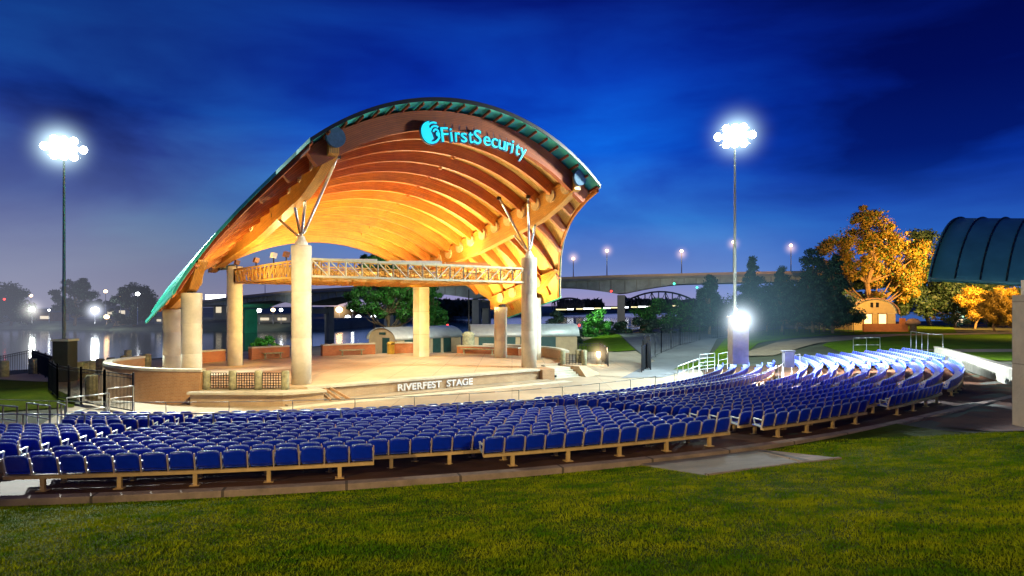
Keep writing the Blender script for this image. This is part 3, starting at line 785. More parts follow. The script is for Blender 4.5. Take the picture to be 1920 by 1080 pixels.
# illuminated roof sign
sg_ = empty('roof_sign', SP(1, -3.5, 8), 'cyan illuminated sign hung from the front arch of the bandshell', 'sign')
def sign_pt(u): return u, -3.74, zs(u, -3.74)-interp(u, [(-2, 1.70), (4, 1.42)])
word = 'FirstSecurity'; u = -1.70; size = .92
adv = {'F': .50, 'i': .26, 'r': .33, 's': .44, 't': .31, 'S': .56, 'e': .48, 'c': .44, 'u': .48, 'y': .44}
tot = sum(adv[c] for c in word); k_ = 5.0/tot
OFFS[0] = .0
letters = MB()
faces = []; backs = []
for ch in word:
    w = adv[ch]*k_
    uu, vv, zz = sign_pt(u); u2, v2, z2 = sign_pt(u+w)
    X = (SP(u2, v2, z2)-SP(uu, vv, zz)).normalized(); Y = (Z3-X*X.dot(Z3)).normalized()
    me = text_mesh(ch, 1.12, .03, 'letters'); xs = [v.co.x for v in me.vertices]; 
    me.transform(Matrix.Translation((-min(xs), 0, 0))); 
    wn = max(xs)-min(xs); fit = min(1.15, (w*S*.84)/wn) if ch not in 'i' else 1
    me.transform(Matrix.Diagonal((fit, 1, 1, 1)))
    OFFS[0] = .05; bk = text_mesh(ch, 1.12, .03, 'letters'); OFFS[0] = .0; xb = [v.co.x for v in bk.vertices]; bk.transform(Matrix.Diagonal((fit, 1, 1, 1)) @ Matrix.Translation((-min(xb)-.05, 0, 0)))
    faces.append((me, SP(uu, vv, zz)-VD*.08, X, Y)); 
    cxm = wn*fit/2
    backs.append((bk, SP(uu, vv, zz)+VD*.03, X, Y)); u += w
def join(meshes, name, m):
    mb = MB(); base = origin_of(sg_)
    for me, o, X, Y in meshes:
        n = len(mb.v); Zv = X.cross(Y)
        mb.add([o+X*v.co.x+Y*v.co.y+Zv*v.co.z for v in me.vertices])
        for p in me.polygons: mb.face([n+i for i in p.vertices])
        bpy.data.meshes.remove(me)
    return mb.build(name, m, sg_)
join(faces, 'lettering', M['cyan']); join(backs, 'letter_backing', M['signside'])
# logo: round badge with wave bands
cu_ = -2.30; lc = SP(cu_, -3.74, zs(cu_, -3.74)-1.28); LX, LY = UD, Z3
mb = MB(); mb.cyl(lc+VD*.06, lc-VD*.06, .66, .66, 32); mb.build('badge_backing', M['signside'], sg_)
mb = MB()
def blob(pts, off=.10): 
    q = [lc-VD*off+LX*x*.66+LY*y*.66 for x, y in pts]; q2 = [p+VD*.05 for p in q]; n = len(q)
    a = mb.add(q); b = mb.add(q2); mb.face([a+i for i in range(n)])
    for i in range(n): j = (i+1) % n; mb.face((a+i, b+i, b+j, a+j))
circ = lambda a0, a1, r, n=14, cx=0, cy=0: [(cx+r*math.cos(math.radians(a0+(a1-a0)*i/n)), cy+r*math.sin(math.radians(a0+(a1-a0)*i/n))) for i in range(n+1)]
blob(circ(100, 262, .92)+[(.02, -.68), (.25, -.45), (.1, -.1), (-.1, .25), (-.25, .6)])
def band(r0, cx, cy, a0, a1, t): blob(circ(a0, a1, r0+t/2, 12, cx, cy)+circ(a1, a0, r0-t/2, 12, cx, cy))
band(.72, .35, .15, 75, 175, .15); band(.48, .45, .12, 60, 175, .15); band(.24, .5, .1, 20, 180, .15)
blob(circ(0, 360, .2, 12, .68, -.02)[:-1]); band(.86, .0, .05, -95, -15, .17)
mb.build('badge', M['cyan'], sg_)
mb = MB()
for k in range(15):
    uu = -2.3+k*.4; zt = zs(uu, -3.3)-.17-.85; 
    mb.bar(SP(uu, -3.7, zt+.3), SP(uu, -3.74, zs(uu, -3.74)-1.25), .02)
mb.build('hanger_rod', M['steel'], sg_)

# ------------------------------------------------------------------ seats
def seat_parts():
    # local: x along the row, +y towards the stage, z up
    bk = MB(); bk.smooth = True
    nx, nz = 8, 6; hw = .236; z0, z1 = .385, .745
    def outline(s, t):
        # rounded upper corners
        z = z0+(z1-z0)*t; w = hw*(1-.10*max(0, t-.72)/.28*abs(s)**3)
        zz = z-.035*abs(s)**3.5*t-.0
        return s*w, zz
    def yb(s, t): return -.17-.10*t-.035*(1-s*s)
    for side, off in ((0, -.014), (1, .014)):
        base = bk.add([(outline(-1+2*i/nx, j/nz)[0], yb(-1+2*i/nx, j/nz)+off, outline(-1+2*i/nx, j/nz)[1]) for j in range(nz+1) for i in range(nx+1)])
        for j in range(nz):
            for i in range(nx):
                a = base+j*(nx+1)+i; q = (a, a+1, a+nx+2, a+nx+1); bk.face(q if side == 0 else q[::-1])
        if side == 0: b0 = base
    ring = [j*(nx+1) for j in range(nz, -1, -1)]+list(range(1, nx+1))+[j*(nx+1)+nx for j in range(1, nz+1)]+[nz*(nx+1)+i for i in range(nx-1, 0, -1)]
    bk.smooth = False
    for a, b in zip(ring, ring[1:]+ring[:1]): bk.face((b0+a, b0+b, base+b, base+a)[::-1])
    # rolled top rim
    pts = [Vector((outline(-1+2*i/nx, 1)[0], yb(-1+2*i/nx, 1), outline(-1+2*i/nx, 1)[1]+.004)) for i in range(nx+1)]
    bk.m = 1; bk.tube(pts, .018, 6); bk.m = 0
    pan = MB(); pan.smooth = True
    pr = [(-.17, .375), (-.05, .37), (.12, .375), (.20, .385), (.225, .37), (.215, .345), (.1, .335), (-.1, .335), (-.17, .35)]
    pan.sweep([[(x*.215, y-(.02 if abs(x) > .99 else 0)*(1 if y > .1 else 0), z) for y, z in pr] for x in (-1, -.6, 0, .6, 1)])
    fr = MB()
    x = .2605
    fr.bar((x, -.17, .30), (x, -.270, .70), .026, .045)
    ar = MB()
    ar.bar((x, -.21, .55), (x, .11, .57), .045, .03); ar.bar((x, .1, .57), (x, .06, .40), .03, .03); ar.bar((x, .07, .40), (x, -.17, .36), .03, .05)
    return bk, pan, fr, ar
BK, PAN, FR, AR = seat_parts()
me_bk = BK.data('backrest', [M['blue'], M['rim']]); me_pan = PAN.data('seat_pan', M['bluedim']); me_fr = FR.data('side_frame', M['frame']); me_ar = AR.data('armrest', M['arm'])
PITCH = .525
REAR = [(R1-.87*i, 'rear', i) for i in range(10)]
FRONT = [(34.6-.87*i, 'front', i) for i in range(5)]
SECT_REAR = [(-108, -86.3), (-84.6, -62.1), (-60.4, -43.7), (-41.9, -33.2), (-31.6, -23.), (-21.4, -9.5)]
ordn = ['back', 'second', 'third', 'fourth', 'fifth', 'sixth', 'seventh', 'eighth', 'ninth', 'tenth']
units = ['', 'first', 'second', 'third', 'fourth', 'fifth', 'sixth', 'seventh', 'eighth', 'ninth', 'tenth', 'eleventh', 'twelfth', 'thirteenth', 'fourteenth', 'fifteenth', 'sixteenth', 'seventeenth', 'eighteenth', 'nineteenth']
def ordinal(n): return units[n] if n < 20 else (['', '', 'twentieth', 'thirtieth', 'fortieth'][n//10] if n % 10 == 0 else ['', '', 'twenty', 'thirty', 'forty'][n//10]+'-'+units[n % 10])
seats = []; runs = []
for R, blk, i in REAR+FRONT:
    if blk == 'rear':
        secs_ = list(SECT_REAR)
        if i == 0: secs_ = [(-108, -86.3), (-84.6, -74.9), (-71.6, -62.1), (-60.4, -53.4), (-51.3, -43.7)]+SECT_REAR[3:]
    else:
        k = i; secs_ = [(-91.5-.9*k, -86.3), (-84.6, -61.6), (-59.9, [-22.5, -17.5, -16., -15., -14.][k])]
        if k == 0: secs_.append((-17.5, -14.8))
    for si, (a0, a1) in enumerate(secs_):
        n = max(1, int(round(math.radians(a1-a0)*R/PITCH))); row = []
        for j in range(n):
            th = math.radians(a0)+(j+.5)*(math.radians(a1-a0)/n)
            x = CX+R*math.cos(th); y = CY+R*math.sin(th); px = 960+x/y*FPX
            if px < -60 or y < 3: continue
            row.append((x, y, bowl(R), th, px, R, blk, i, si, j, n))
        if row: seats += row; runs.append((R, blk, i, si, math.radians(a0), math.radians(a1), row, n))
def score(s):
    x, y, z, th, px, R, blk, i, si, j, n = s
    if px < -5: return 1e9
    # rows behind the back row show less of themselves
    facing = abs(math.sin(th-math.atan2(y, x)+0))
    return y*(1.0 if i == 0 and blk == 'rear' else 1.12)
order = sorted(range(len(seats)), key=lambda k: score(seats[k])); solo = set(order[:300])
def sec_name(i, si):
    if i == 0: return ['the left edge block', 'the section left of the gap', 'middle section before the aisle', 'section after the aisle', 'the section right of the dark gap', 'the short curved section', 'the far section', 'the farthest section'][si]
    return ['the left edge block', 'the wide middle block', 'the block right of the aisle', 'the short curved block', 'the far block', 'the farthest block'][si]
big = MB(); tv = {}
parts_np = []
for mbk, mi in ((BK, 0), (PAN, 1), (FR, 2), (AR, 3)):
    parts_np.append((np.array(mbk.v), mbk.f, mbk.sm, [4 if q else mi for q in mbk.mi]))
allV = []; allF = []; allM = []; allS = []; nv = 0
for k, s in enumerate(seats):
    x, y, z, th, px, R, blk, i, si, j, n = s
    rot = th+PI/2      # local +y points to the centre
    if k in solo:
        lab = 'blue seat, %s from left in the %s row, %s' % (ordinal(j+1), ordn[i], sec_name(i, si).replace('the ', '', 1))
        if i > 0: lab = 'blue seat, %s from left, %s row up from lawn, %s' % (ordinal(j+1), ordn[i], sec_name(i, si).replace('the ', '', 1))
        if si == 0 and blk == 'rear': lab = lab.replace('%s from left' % ordinal(j+1), '%s from its right end' % ordinal(n-j))
        if i == 0 and si == 1 and j == 0: lab = 'blue plastic seat with a round white sticker, at the left end of the back row'
        o = empty('stadium_seat', W(x, y, z), lab, 'seat', 'blue stadium seats in curved rows facing the stage'); o.rotation_euler = (0, 0, rot)
        for me, nm in ((me_bk, 'backrest'), (me_pan, 'seat_pan'), (me_fr, 'side_frame'), (me_ar, 'armrest')):
            c = bpy.data.objects.new(nm, me); COL.objects.link(c); c.parent = o
        if i == 0 and si == 1 and j == 0:
            st = MB(); st.cyl((-.03, -.262, .64), (-.03, -.268, .64), .032, .032, 16)
            c = bpy.data.objects.new('sticker', st.data('sticker', M['white'])); COL.objects.link(c); c.parent = o
        if j == 0:
            c = bpy.data.objects.new('side_frame', me_fr); COL.objects.link(c); c.parent = o; c.location = (-.525, 0, 0)
            c = bpy.data.objects.new('armrest', me_ar); COL.objects.link(c); c.parent = o; c.location = (-.525, 0, 0)
    else:
        cs, sn = math.cos(rot), math.sin(rot)
        for V, F, SM, mi in parts_np:
            xx = V[:, 0]*cs-V[:, 1]*sn+x; yy = V[:, 0]*sn+V[:, 1]*cs+y; allV.append(np.stack([xx, yy, V[:, 2]+z+CZ], 1))
            allF += [tuple(q+nv for q in f) for f in F]; allM += mi; allS += SM; nv += len(V)
me = bpy.data.meshes.new('seat_rows'); me.from_pydata(np.concatenate(allV).tolist(), [], allF)
for k in ('blue', 'bluedim', 'frame', 'arm', 'rim'): me.materials.append(M[k])
me.polygons.foreach_set('material_index', allM); me.polygons.foreach_set('use_smooth', allS); me.update()
o = bpy.data.objects.new('seat_rows', me); COL.objects.link(o)
tag(o, 'mass of blue stadium seats in the farther curved rows', 'seats', 'blue stadium seats in curved rows facing the stage', 'stuff')
# support rails: one per run of seats
for (R, blk, i, si, a0, a1, row, n) in runs:
    ths = [row[0][3]-(a1-a0)/n/2, row[-1][3]+(a1-a0)/n/2]; z = bowl(R)
    Rb = R+.20
    pt = lambda th, h, RR=Rb: W(CX+RR*math.cos(th), CY+RR*math.sin(th), z+h)
    k = max(2, int((ths[1]-ths[0])*R/1.1)); secs = []
    for q in range(k+1):
        th = ths[0]+(ths[1]-ths[0])*q/k; nrm = Vector((math.cos(th), math.sin(th), 0)); c = pt(th, .29)
        secs.append([c-nrm*.05-Z3*.035, c+nrm*.05-Z3*.035, c+nrm*.05+Z3*.035, c-nrm*.05+Z3*.035])
    mid = sum(ths)/2; loc = pt(mid, 0)
    if blk == 'rear': lab = 'tan steel beam under the %s row up from lawn, %s' % (ordn[i], sec_name(i, si).replace('the ', '', 1))
    else: lab = 'tan steel beam under the front seat row %s to the cross aisle, %s' % (ordn[i] if i else 'nearest', ['left part', 'middle part', 'right part', 'end part'][si])
    o = empty('seat_beam', loc, lab, 'seat beam', 'steel beams carrying the seat rows')
    mb = MB(); mb.sweep(secs); mb.build('beam', M['rail_tan'], o)
    npst = max(2, int(round((ths[1]-ths[0])*R/1.47))); allp = MB()
    for q in range(npst):
        th = ths[0]+(ths[1]-ths[0])*(q+.5)/npst
        d = (Vector((math.cos(th+PI/2), math.sin(th+PI/2), 0)))
        tgt = MB()
        p = pt(th, 0); tgt.box(p+Z3*.13, (.085, .085, .25), d); tgt.box(p+Z3*.008, (.2, .2, .016), d)
        if tgt is not allp: tgt.build('post', M['rail_tan'], o)
    if allp.v: allp.build('post', M['rail_tan'], o)

# ------------------------------------------------------------------ handrails
def handrail(name, pts, label, h=1.0, mids=(.5,), m='steel', r=.022, posts=None, group=None, zf=None, cat='handrail', step=1.8):
    """pts: plan polyline; follows the ground"""
    zf = zf or T
    L = [0]
    for a, b in zip(pts[:-1], pts[1:]): L.append(L[-1]+math.dist(a, b))
    def at(s):
        for k in range(len(pts)-1):
            if s <= L[k+1]+1e-6: t = (s-L[k])/(L[k+1]-L[k]); return pts[k][0]+(pts[k+1][0]-pts[k][0])*t, pts[k][1]+(pts[k+1][1]-pts[k][1])*t
        return pts[-1]
    n = max(1, int(round(L[-1]/step))); P_ = [at(L[-1]*i/n) for i in range(n+1)]
    fine = [at(L[-1]*i/(n*2)) for i in range(n*2+1)]
    o = empty(name, W(*P_[0], zf(*P_[0])), label, cat, group)
    mb = MB()
    for hh in (h,)+tuple(mids): mb.tube([W(x, y, zf(x, y)+hh) for x, y in fine], r if hh == h else r*.8, 6)
    mb.build('rail', M[m], o)
    for (x, y) in P_: mb = MB(); mb.cyl(W(x, y, zf(x, y)-.05), W(x, y, zf(x, y)+h), r, r, 6); mb.build('post', M[m], o)
    return o
handrail('handrail', arc(30.15, -104, -16, 2), 'thin steel rail curving along the front of the first seat row', .98, (), 'mastm', .015, step=2.6)
handrail('handrail', arc(35.35, -100, -62, 2), 'steel rail along the cross aisle behind the front seat block', .92, (), 'steel', .024, step=2.2)
handrail('handrail', arc(35.35, -60.5, -22, 2), 'steel rail along the cross aisle at the right seat block', .92, (), 'steel', .02, step=2.2)
def xy(px, d): return ((px-960)/FPX*d, d)
for k, (p0, d0, p1, d1, lab) in enumerate([(-20, 26, 32, 25.0, 'grey sloping handrail at the left edge of the lawn'), (50, 27.2, 94, 25.6, 'grey sloping handrail second from the left by the lawn'), (108, 27.6, 122, 26.0, 'short paired grey handrail beside the front seat block'), (125, 28.5, 205, 30.0, 'long grey handrail rising to the black fence')]):
    handrail('handrail', [xy(p0, d0), xy(p1, d1)], lab, 1.05 if k < 3 else 1.15, (.55,), 'steel', .028, group='grey handrails at the left aisle end', step=1.3)
handrail('handrail', [xy(201, 30), xy(250, 31)], 'taller grey handrail in front of the curved brick wall', 1.35, (.9,), 'steel', .028, step=1.4)
handrail('handrail', [xy(1312, 51), xy(1340, 52.5)], 'white multi bar guard rail left of the stone lamp pier', 1.35, (.25, .5, .75, 1.05), 'whitesteel', .024, step=1.2)
handrail('handrail', [xy(1347, 52), xy(1396, 55)], 'white sloping guard rail in front of the stone lamp pier', 1.3, (.4, .8), 'whitesteel', .024, step=1.6)
handrail('handrail', [xy(1270, 45), xy(1300, 50), xy(1310, 51.5)], 'white rail curving up to the multi bar guard rail', 1.0, (.5,), 'whitesteel', .03, step=1.8)
handrail('handrail', [xy(1468, 45), xy(1500, 47)], 'white rail at the left end of the upper right seat rows', 1.2, (.7,), 'whitesteel', .024, step=1.2)
handrail('handrail', [xy(1600, 58), xy(1650, 57)], 'thin grey railing behind the farthest seat rows', 1.2, (.6,), 'steel', .03, step=1.0)
handrail('handrail', [xy(1708, 60), xy(1745, 54), xy(1768, 53)], 'grey stair railing beside the low concrete wall at the right', 1.5, (), 'steel', .035, step=1.8)
# black fences
def fence(pts, h, label, step=.13, post=2.2, zf=None, r=.011):
    zf = zf or T
    o = empty('iron_fence', W(*pts[0], zf(*pts[0])), label, 'fence', 'black iron fences')
    mb = MB(); mr = MB()
    for a, b in zip(pts[:-1], pts[1:]):
        Ld = math.dist(a, b); n = max(1, int(Ld/step)); A = W(*a, zf(*a)); B = W(*b, zf(*b))
        for hh in (h-.06, .14): mr.bar(A+Z3*hh, B+Z3*hh, .035, .04)
        mr.bar(A+Z3*(h-.22), B+Z3*(h-.22), .03, .03)
        for i in range(n+1): p = A+(B-A)*i/n; mb.bar(p+Z3*.1, p+Z3*(h-.03), r*2)
        m = max(1, int(round(Ld/post)))
        for i in range(m+1):
            p = A+(B-A)*i/m; pm = MB(); pm.bar(p, p+Z3*(h+.06), .075); pm.build('post', M['blackmetal'], o)
    mr.build('rail', M['blackmetal'], o); mb.build('picket', M['blackmetal'], o)
    return o
fence([xy(250, 31.6), xy(196, 33.2), xy(152, 34.6), xy(108, 36.5), xy(92, 40)], 1.85, 'black iron picket fence in front of the promenade at the left', post=2.0)
fence([xy(92, 40.3), xy(100, 45), xy(60, 52), xy(-60, 54)], 1.7, 'black iron picket fence running along the river edge', .18, 3, r=.014)
fence([xy(1208, 56), xy(1220, 53)], 2.6, 'open black iron gate leaf standing across the park road', .12, 1.4, r=.02)
fence([xy(1205, 60), xy(1214, 55), xy(1203, 51)], 2.0, 'dark iron gate leaf folded beside the park road', .1, 1.2, r=.02)
fence([xy(1215, 62), xy(1240, 70), xy(1275, 76), xy(1345, 84), xy(1365, 88)], 2.3, 'tall dark fence following the lit edge of the park road', .6, 4.4, r=.012)
fence([xy(1084, 62), xy(1125, 63), xy(1140, 56)], 1.6, 'low black iron fence behind the glowing bollard lamp', .3, 2.5, r=.012)
fence([xy(1400, 86), xy(1600, 92)], 1.6, 'thin dark fence in front of the long blue building', .8, 5, r=.012)

# ------------------------------------------------------------------ masts, lamps
def head(parent, c, face, s=.8, rows=3, cols=5, m='lamp'):
    X = Z3.cross(face).normalized(); k = 0
    mb = MB()
    for r in range(rows): mb.bar(c-X*s*1.15+Z3*(r-(rows-1)/2)*s*.62, c+X*s*1.15+Z3*(r-(rows-1)/2)*s*.62, .07)
    mb.build('cross_arm', M['steel'], parent)
    for r in range(rows):
        for q in range(cols):
            if r != 1 and q in (0, cols-1): continue
            p = c+X*(q-(cols-1)/2)*s*.62+Z3*(r-(rows-1)/2)*s*.62+face*.12
            f = (face+X*(q-(cols-1)/2)*.18-Z3*.25).normalized()
            mb = MB(); mb.cyl(p-f*.16*s, p+f*.12*s, .12*s, .31*s, 14); hd = mb.build('floodlight', M['steel'], parent)
            mb = MB(); mb.cyl(p+f*.121*s, p+f*.17*s, .305*s, .28*s, 14); mb.build('lens', M[m], hd)
def mast(px, d, ztop, zpier, pw, ph, lab, r=.115):
    x = (px-960)/FPX*d; b = W(x, d, zpier)
    o = empty('floodlight_mast', b, lab, 'floodlight mast', 'tall floodlight masts')
    mb = MB(); mb.smooth = True
    mb.cyl(b+Z3*ph, W(x, d, ztop), r, r*.55, 14); mb.build('pole', M['mastm'], o)
    face = (Vector((0, 0, 0))-Vector((x, d, 0))).normalized()
    head(o, W(x, d, ztop), (Vector(SP(0, 4, 0))-W(x, d, 0)).normalized()*.35+face*.9 if False else face, .84)
    return o
mL = mast(120, 45, 10.4, -4.6, 1.7, 2.2, 'tall floodlight mast at the left of the stage on a dark pier')
mR = mast(1378, 45, 11.2, -3.7, 1.4, 2.4, 'tall floodlight mast at the right of the stage on a pale pier')
for px, d, w, z0, h, mm, lab in ((122, 45, 1.0, -5.0, 2.7, 'dark_bank', 'dark square pier under the left floodlight mast'), (1384, 45, 1.05, -3.8, 3.0, 'concrete', 'pale stone pier under the right floodlight mast')):
    x = (px-960)/FPX*d; o = empty('lamp_pier', W(x, d, z0), lab, 'pier')
    mb = MB(); mb.box(W(x, d+.0, z0+h/2), (w, w, h)); mb.build('shaft', M[mm], o)
    mb = MB(); mb.box(W(x, d, z0+h+.07), (w+.16, w+.16, .13)); mb.build('cap', M['concrete'], o)
# low floodlight on the right pier
o = empty('pier_floodlight', P(1388, 600, 44.2), 'dazzling white floodlight mounted low on the right mast pier', 'floodlight')
c = P(1389, 600, 44.1); mb = MB(); mb.cyl(c+Vector((0, .35, 0)), c, .3, .42, 18); mb.build('housing', M['blackmetal'], o)
mb = MB(); mb.cyl(c, c+Vector((0, -.05, 0)), .42, .38, 20); mb.build('lens', M['lamp'], o)
mb = MB(); mb.bar(c+Vector((-.2, .3, -.1)), c+Vector((-.3, .6, -.75)), .08); mb.build('bracket', M['blackmetal'], o)
# bollard lamp beside the path
b = G(1122, 58, -5.0); o = empty('bollard_lamp', b, 'glowing bollard lamp on the paving right of the stage', 'bollard lamp')
mb = MB(); mb.smooth = True; mb.lathe(b, [(.19, 0), (.19, .75), (.17, .8)], 14); mb.build('post', M['concrete'], o)
mb = MB(); mb.smooth = True; mb.lathe(b+Z3*.8, [(.15, 0), (.17, .15), (.15, .3), (.0, .33)], 14); mb.build('lens', glow('bollard_lens', (1, .72, .38), 22), o)
def street_lamp(base, h, kind, label, group, arm=.0, r=.09, bulb=.35):
    o = empty('street_lamp', base, label, 'street lamp', group)
    mb = MB(); mb.cyl(base, base+Z3*h, r*1.3, r*.7, 8)
    if arm: mb.bar(base+Z3*h, base+Z3*(h+.1)+Vector((arm, 0, 0)), r)
    mb.build('pole', M['steel'], o)
    p = base+Z3*(h+.05)+Vector((arm, 0, 0)); mb = MB(); mb.smooth = True
    mb.lathe(p-Z3*bulb*.7, [(bulb*math.sin(PI*i/8), bulb*(1-math.cos(PI*i/8))*.85) for i in range(9)], 14); mb.build('lens', M[kind], o)
    return o

# ------------------------------------------------------------------ bridge
BR = [(-135, 300, 1.2), (-89, 232, 2.6), (-51, 180, 3.6), (-28, 164, 4.3), (0, 156, 5.4), (24, 150, 6.05), (48, 146, 6.5), (80, 143, 6.9), (130, 140, 7.2)]
PI_X = [-89, -51, -28, -7, 24, 74]
br = empty('road_bridge', W(24, 150, 0), 'long concrete highway bridge with arched girders crossing the river', 'bridge')
def br_at(x):
    for a, b in zip(BR[:-1], BR[1:]):
        if x <= b[0]: t = (x-a[0])/(b[0]-a[0]); return [a[k]+(b[k]-a[k])*t for k in range(3)]
    return BR[-1]
secs = []; ds = []; par = []
xs_ = np.linspace(-135, 130, 150)
for x in xs_:
    p = br_at(x); q = br_at(min(130, x+1)); r_ = br_at(max(-135, x-1)); d = Vector((q[0]-r_[0], q[1]-r_[1], 0)).normalized(); nn = Vector((d.y, -d.x, 0))
    dist = min(abs(x-k) for k in PI_X); span = 25
    near = [k for k in PI_X]; dep = 1.15+1.9*max(0, 1-dist/13.)**1.5
    c = W(p[0], p[1], p[2])
    ds.append([c+nn*7, c+nn*7-Z3*.45, c-nn*7-Z3*.45, c-nn*7])
    secs.append([c+nn*5.6-Z3*.45, c+nn*5.6-Z3*(.45+dep), c-nn*5.6-Z3*(.45+dep), c-nn*5.6-Z3*.45])
    par.append([c+nn*6.95+Z3*.0, c+nn*6.95+Z3*.5, c+nn*6.7+Z3*.5, c+nn*6.7])
mb = MB(); mb.sweep(ds); mb.build('deck', M['bridge'], br)
mb = MB(); mb.sweep(secs); mb.build('girder', mat('girder', (.24, .27, .25), .7, 0, .35, .4), br)
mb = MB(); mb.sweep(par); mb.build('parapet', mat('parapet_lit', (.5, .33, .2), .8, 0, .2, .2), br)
for x in PI_X:
    p = br_at(x); q = br_at(x+1); d = Vector((q[0]-p[0], q[1]-p[1], 0)).normalized(); nn = Vector((d.y, -d.x, 0)); c = W(p[0], p[1], 0)
    mb = MB(); w = 1.6; zt = CZ+p[2]-3.7; zb = -1.
    if x == -89:
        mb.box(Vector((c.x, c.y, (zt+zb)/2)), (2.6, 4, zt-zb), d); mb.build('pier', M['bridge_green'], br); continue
    for s_ in (-3.6, 3.6):
        cc = c+nn*s_; mb.box(Vector((cc.x, cc.y, (zt+zb)/2)), (w, 1.9, zt-zb), d)
    mb.box(Vector((c.x, c.y, zt-1.2)), (1.3, 7.2, 1.4), d); mb.build('pier', M['bridge'], br)
# vertical web ribs on the girder
for x in np.arange(-88, 128, 2.4):
    p = br_at(x); q = br_at(x+1); d = Vector((q[0]-p[0], q[1]-p[1], 0)).normalized(); nn = Vector((d.y, -d.x, 0))
    dist = min(abs(x-k) for k in PI_X); dep = 1.15+1.9*max(0, 1-dist/13.)**1.5
    c = W(p[0], p[1], p[2])+nn*5.66; mb = MB(); mb.box(c-Z3*(.45+dep/2), (.18, .14, dep-.1), d); mb.build('web_stiffener', M['bridge'], br)
LB = 'street lamps along the road bridge'
for k, (px, dy) in enumerate([(497, 40), (600, 0), (770, 0), (815, 0), (1075, 38), (1138, 50), (1278, 46), (1375, 60), (1483, 52), (1660, 60)]):
    if k in (1, 2, 3): continue
    best = min(np.linspace(-100, 128, 900), key=lambda x: abs(960+x/br_at(x)[1]*FPX-px)); p = br_at(best)
    street_lamp(W((px-960)/FPX*(p[1]-3), p[1]-3, p[2]+.3), dy/FPX*p[1]-.3, 'lamp_warm', ['warm bridge lamp behind the rear left stage column', '', '', '', 'warm bridge lamp just right of the bandshell roof', 'tallest warm bridge lamp over the twin column pier', 'warm bridge lamp alone midway over the arched girder', 'warm bridge lamp beside the right floodlight mast', 'warm bridge lamp left of the golden tree', 'warm bridge lamp showing through the golden tree crown'][k], LB, 0, .1, .34)
for (px, py, m, lab) in ((1146, 546, 'lamp_red', 'small orange red navigation light above the twin column pier'), (1264, 532, 'lamp_green', 'small green navigation light on the bridge girder'), (1307, 539, 'lamp_green', 'faint green navigation light by the blue pines'), (839, 610, 'lamp_red', 'small red marker light above the storage hut'), (1086, 610, 'lamp_red', 'small red marker light beside the bright green tree'), (1393, 540, 'lamp_red', 'small red light among the blue pines'), (8, 561, 'lamp_red', 'red light in the leftmost far tree')):
    d = 139 if py < 555 and px > 1000 else (78 if px < 900 and px > 100 else (90 if px > 900 else 240))
    c = P(px, py, d); mb = MB(); mb.smooth = True; q = .2*d/140+.03; mb.lathe(c-Z3*q, [(q*math.sin(PI*i/8)+.001, q*(1-math.cos(PI*i/8))) for i in range(9)], 12)
    tag(mb.build('marker_light', M[m], None), lab, 'marker light')

# distant truss bridge
tb = empty('truss_bridge', W(120, 560, 0), 'distant dark arched truss bridge with a lit deck', 'bridge')
def pz(px, py, d): return P(px, py, d)
mb = MB(); D = 600
mb.bar(P(1040, 583, D+60), P(1345, 573.5, D), 6, 2.2); mb.build('deck', M['blackmetal'], tb)
def arcspan(p0, p1, h0, hp, nm='arch_truss'):
    mb = MB(); pr = None; n = 12
    for i in range(n+1):
        t = i/n; px = p0+(p1-p0)*t; y0 = 578-(px-1165)*.03; y1 = y0-h0-(hp-h0)*(1-(2*t-1)**2)
        a = P(px, y0, D); b = P(px, y1, D)
        mb.bar(a, b, .8); 
        if pr: mb.bar(pr, b, 1.4); mb.bar(pa, b, .5) if i % 2 else mb.bar(a, pr, .5)
        pr = b; pa = a
    mb.build(nm, M['blackmetal'], tb)
arcspan(1158, 1312, 4, 29); arcspan(1035, 1095, 14, 22)
for k in range(17):
    px = 1052+k*17.2; c = P(px, 580.5-(px-1050)*.034, D-8); mb = MB(); mb.box(c, (5.5 if k % 3 else 9, 1, 1.0)); mb.build('deck_lamp', M['lamp_small'] if k % 2 else M['window'], tb)

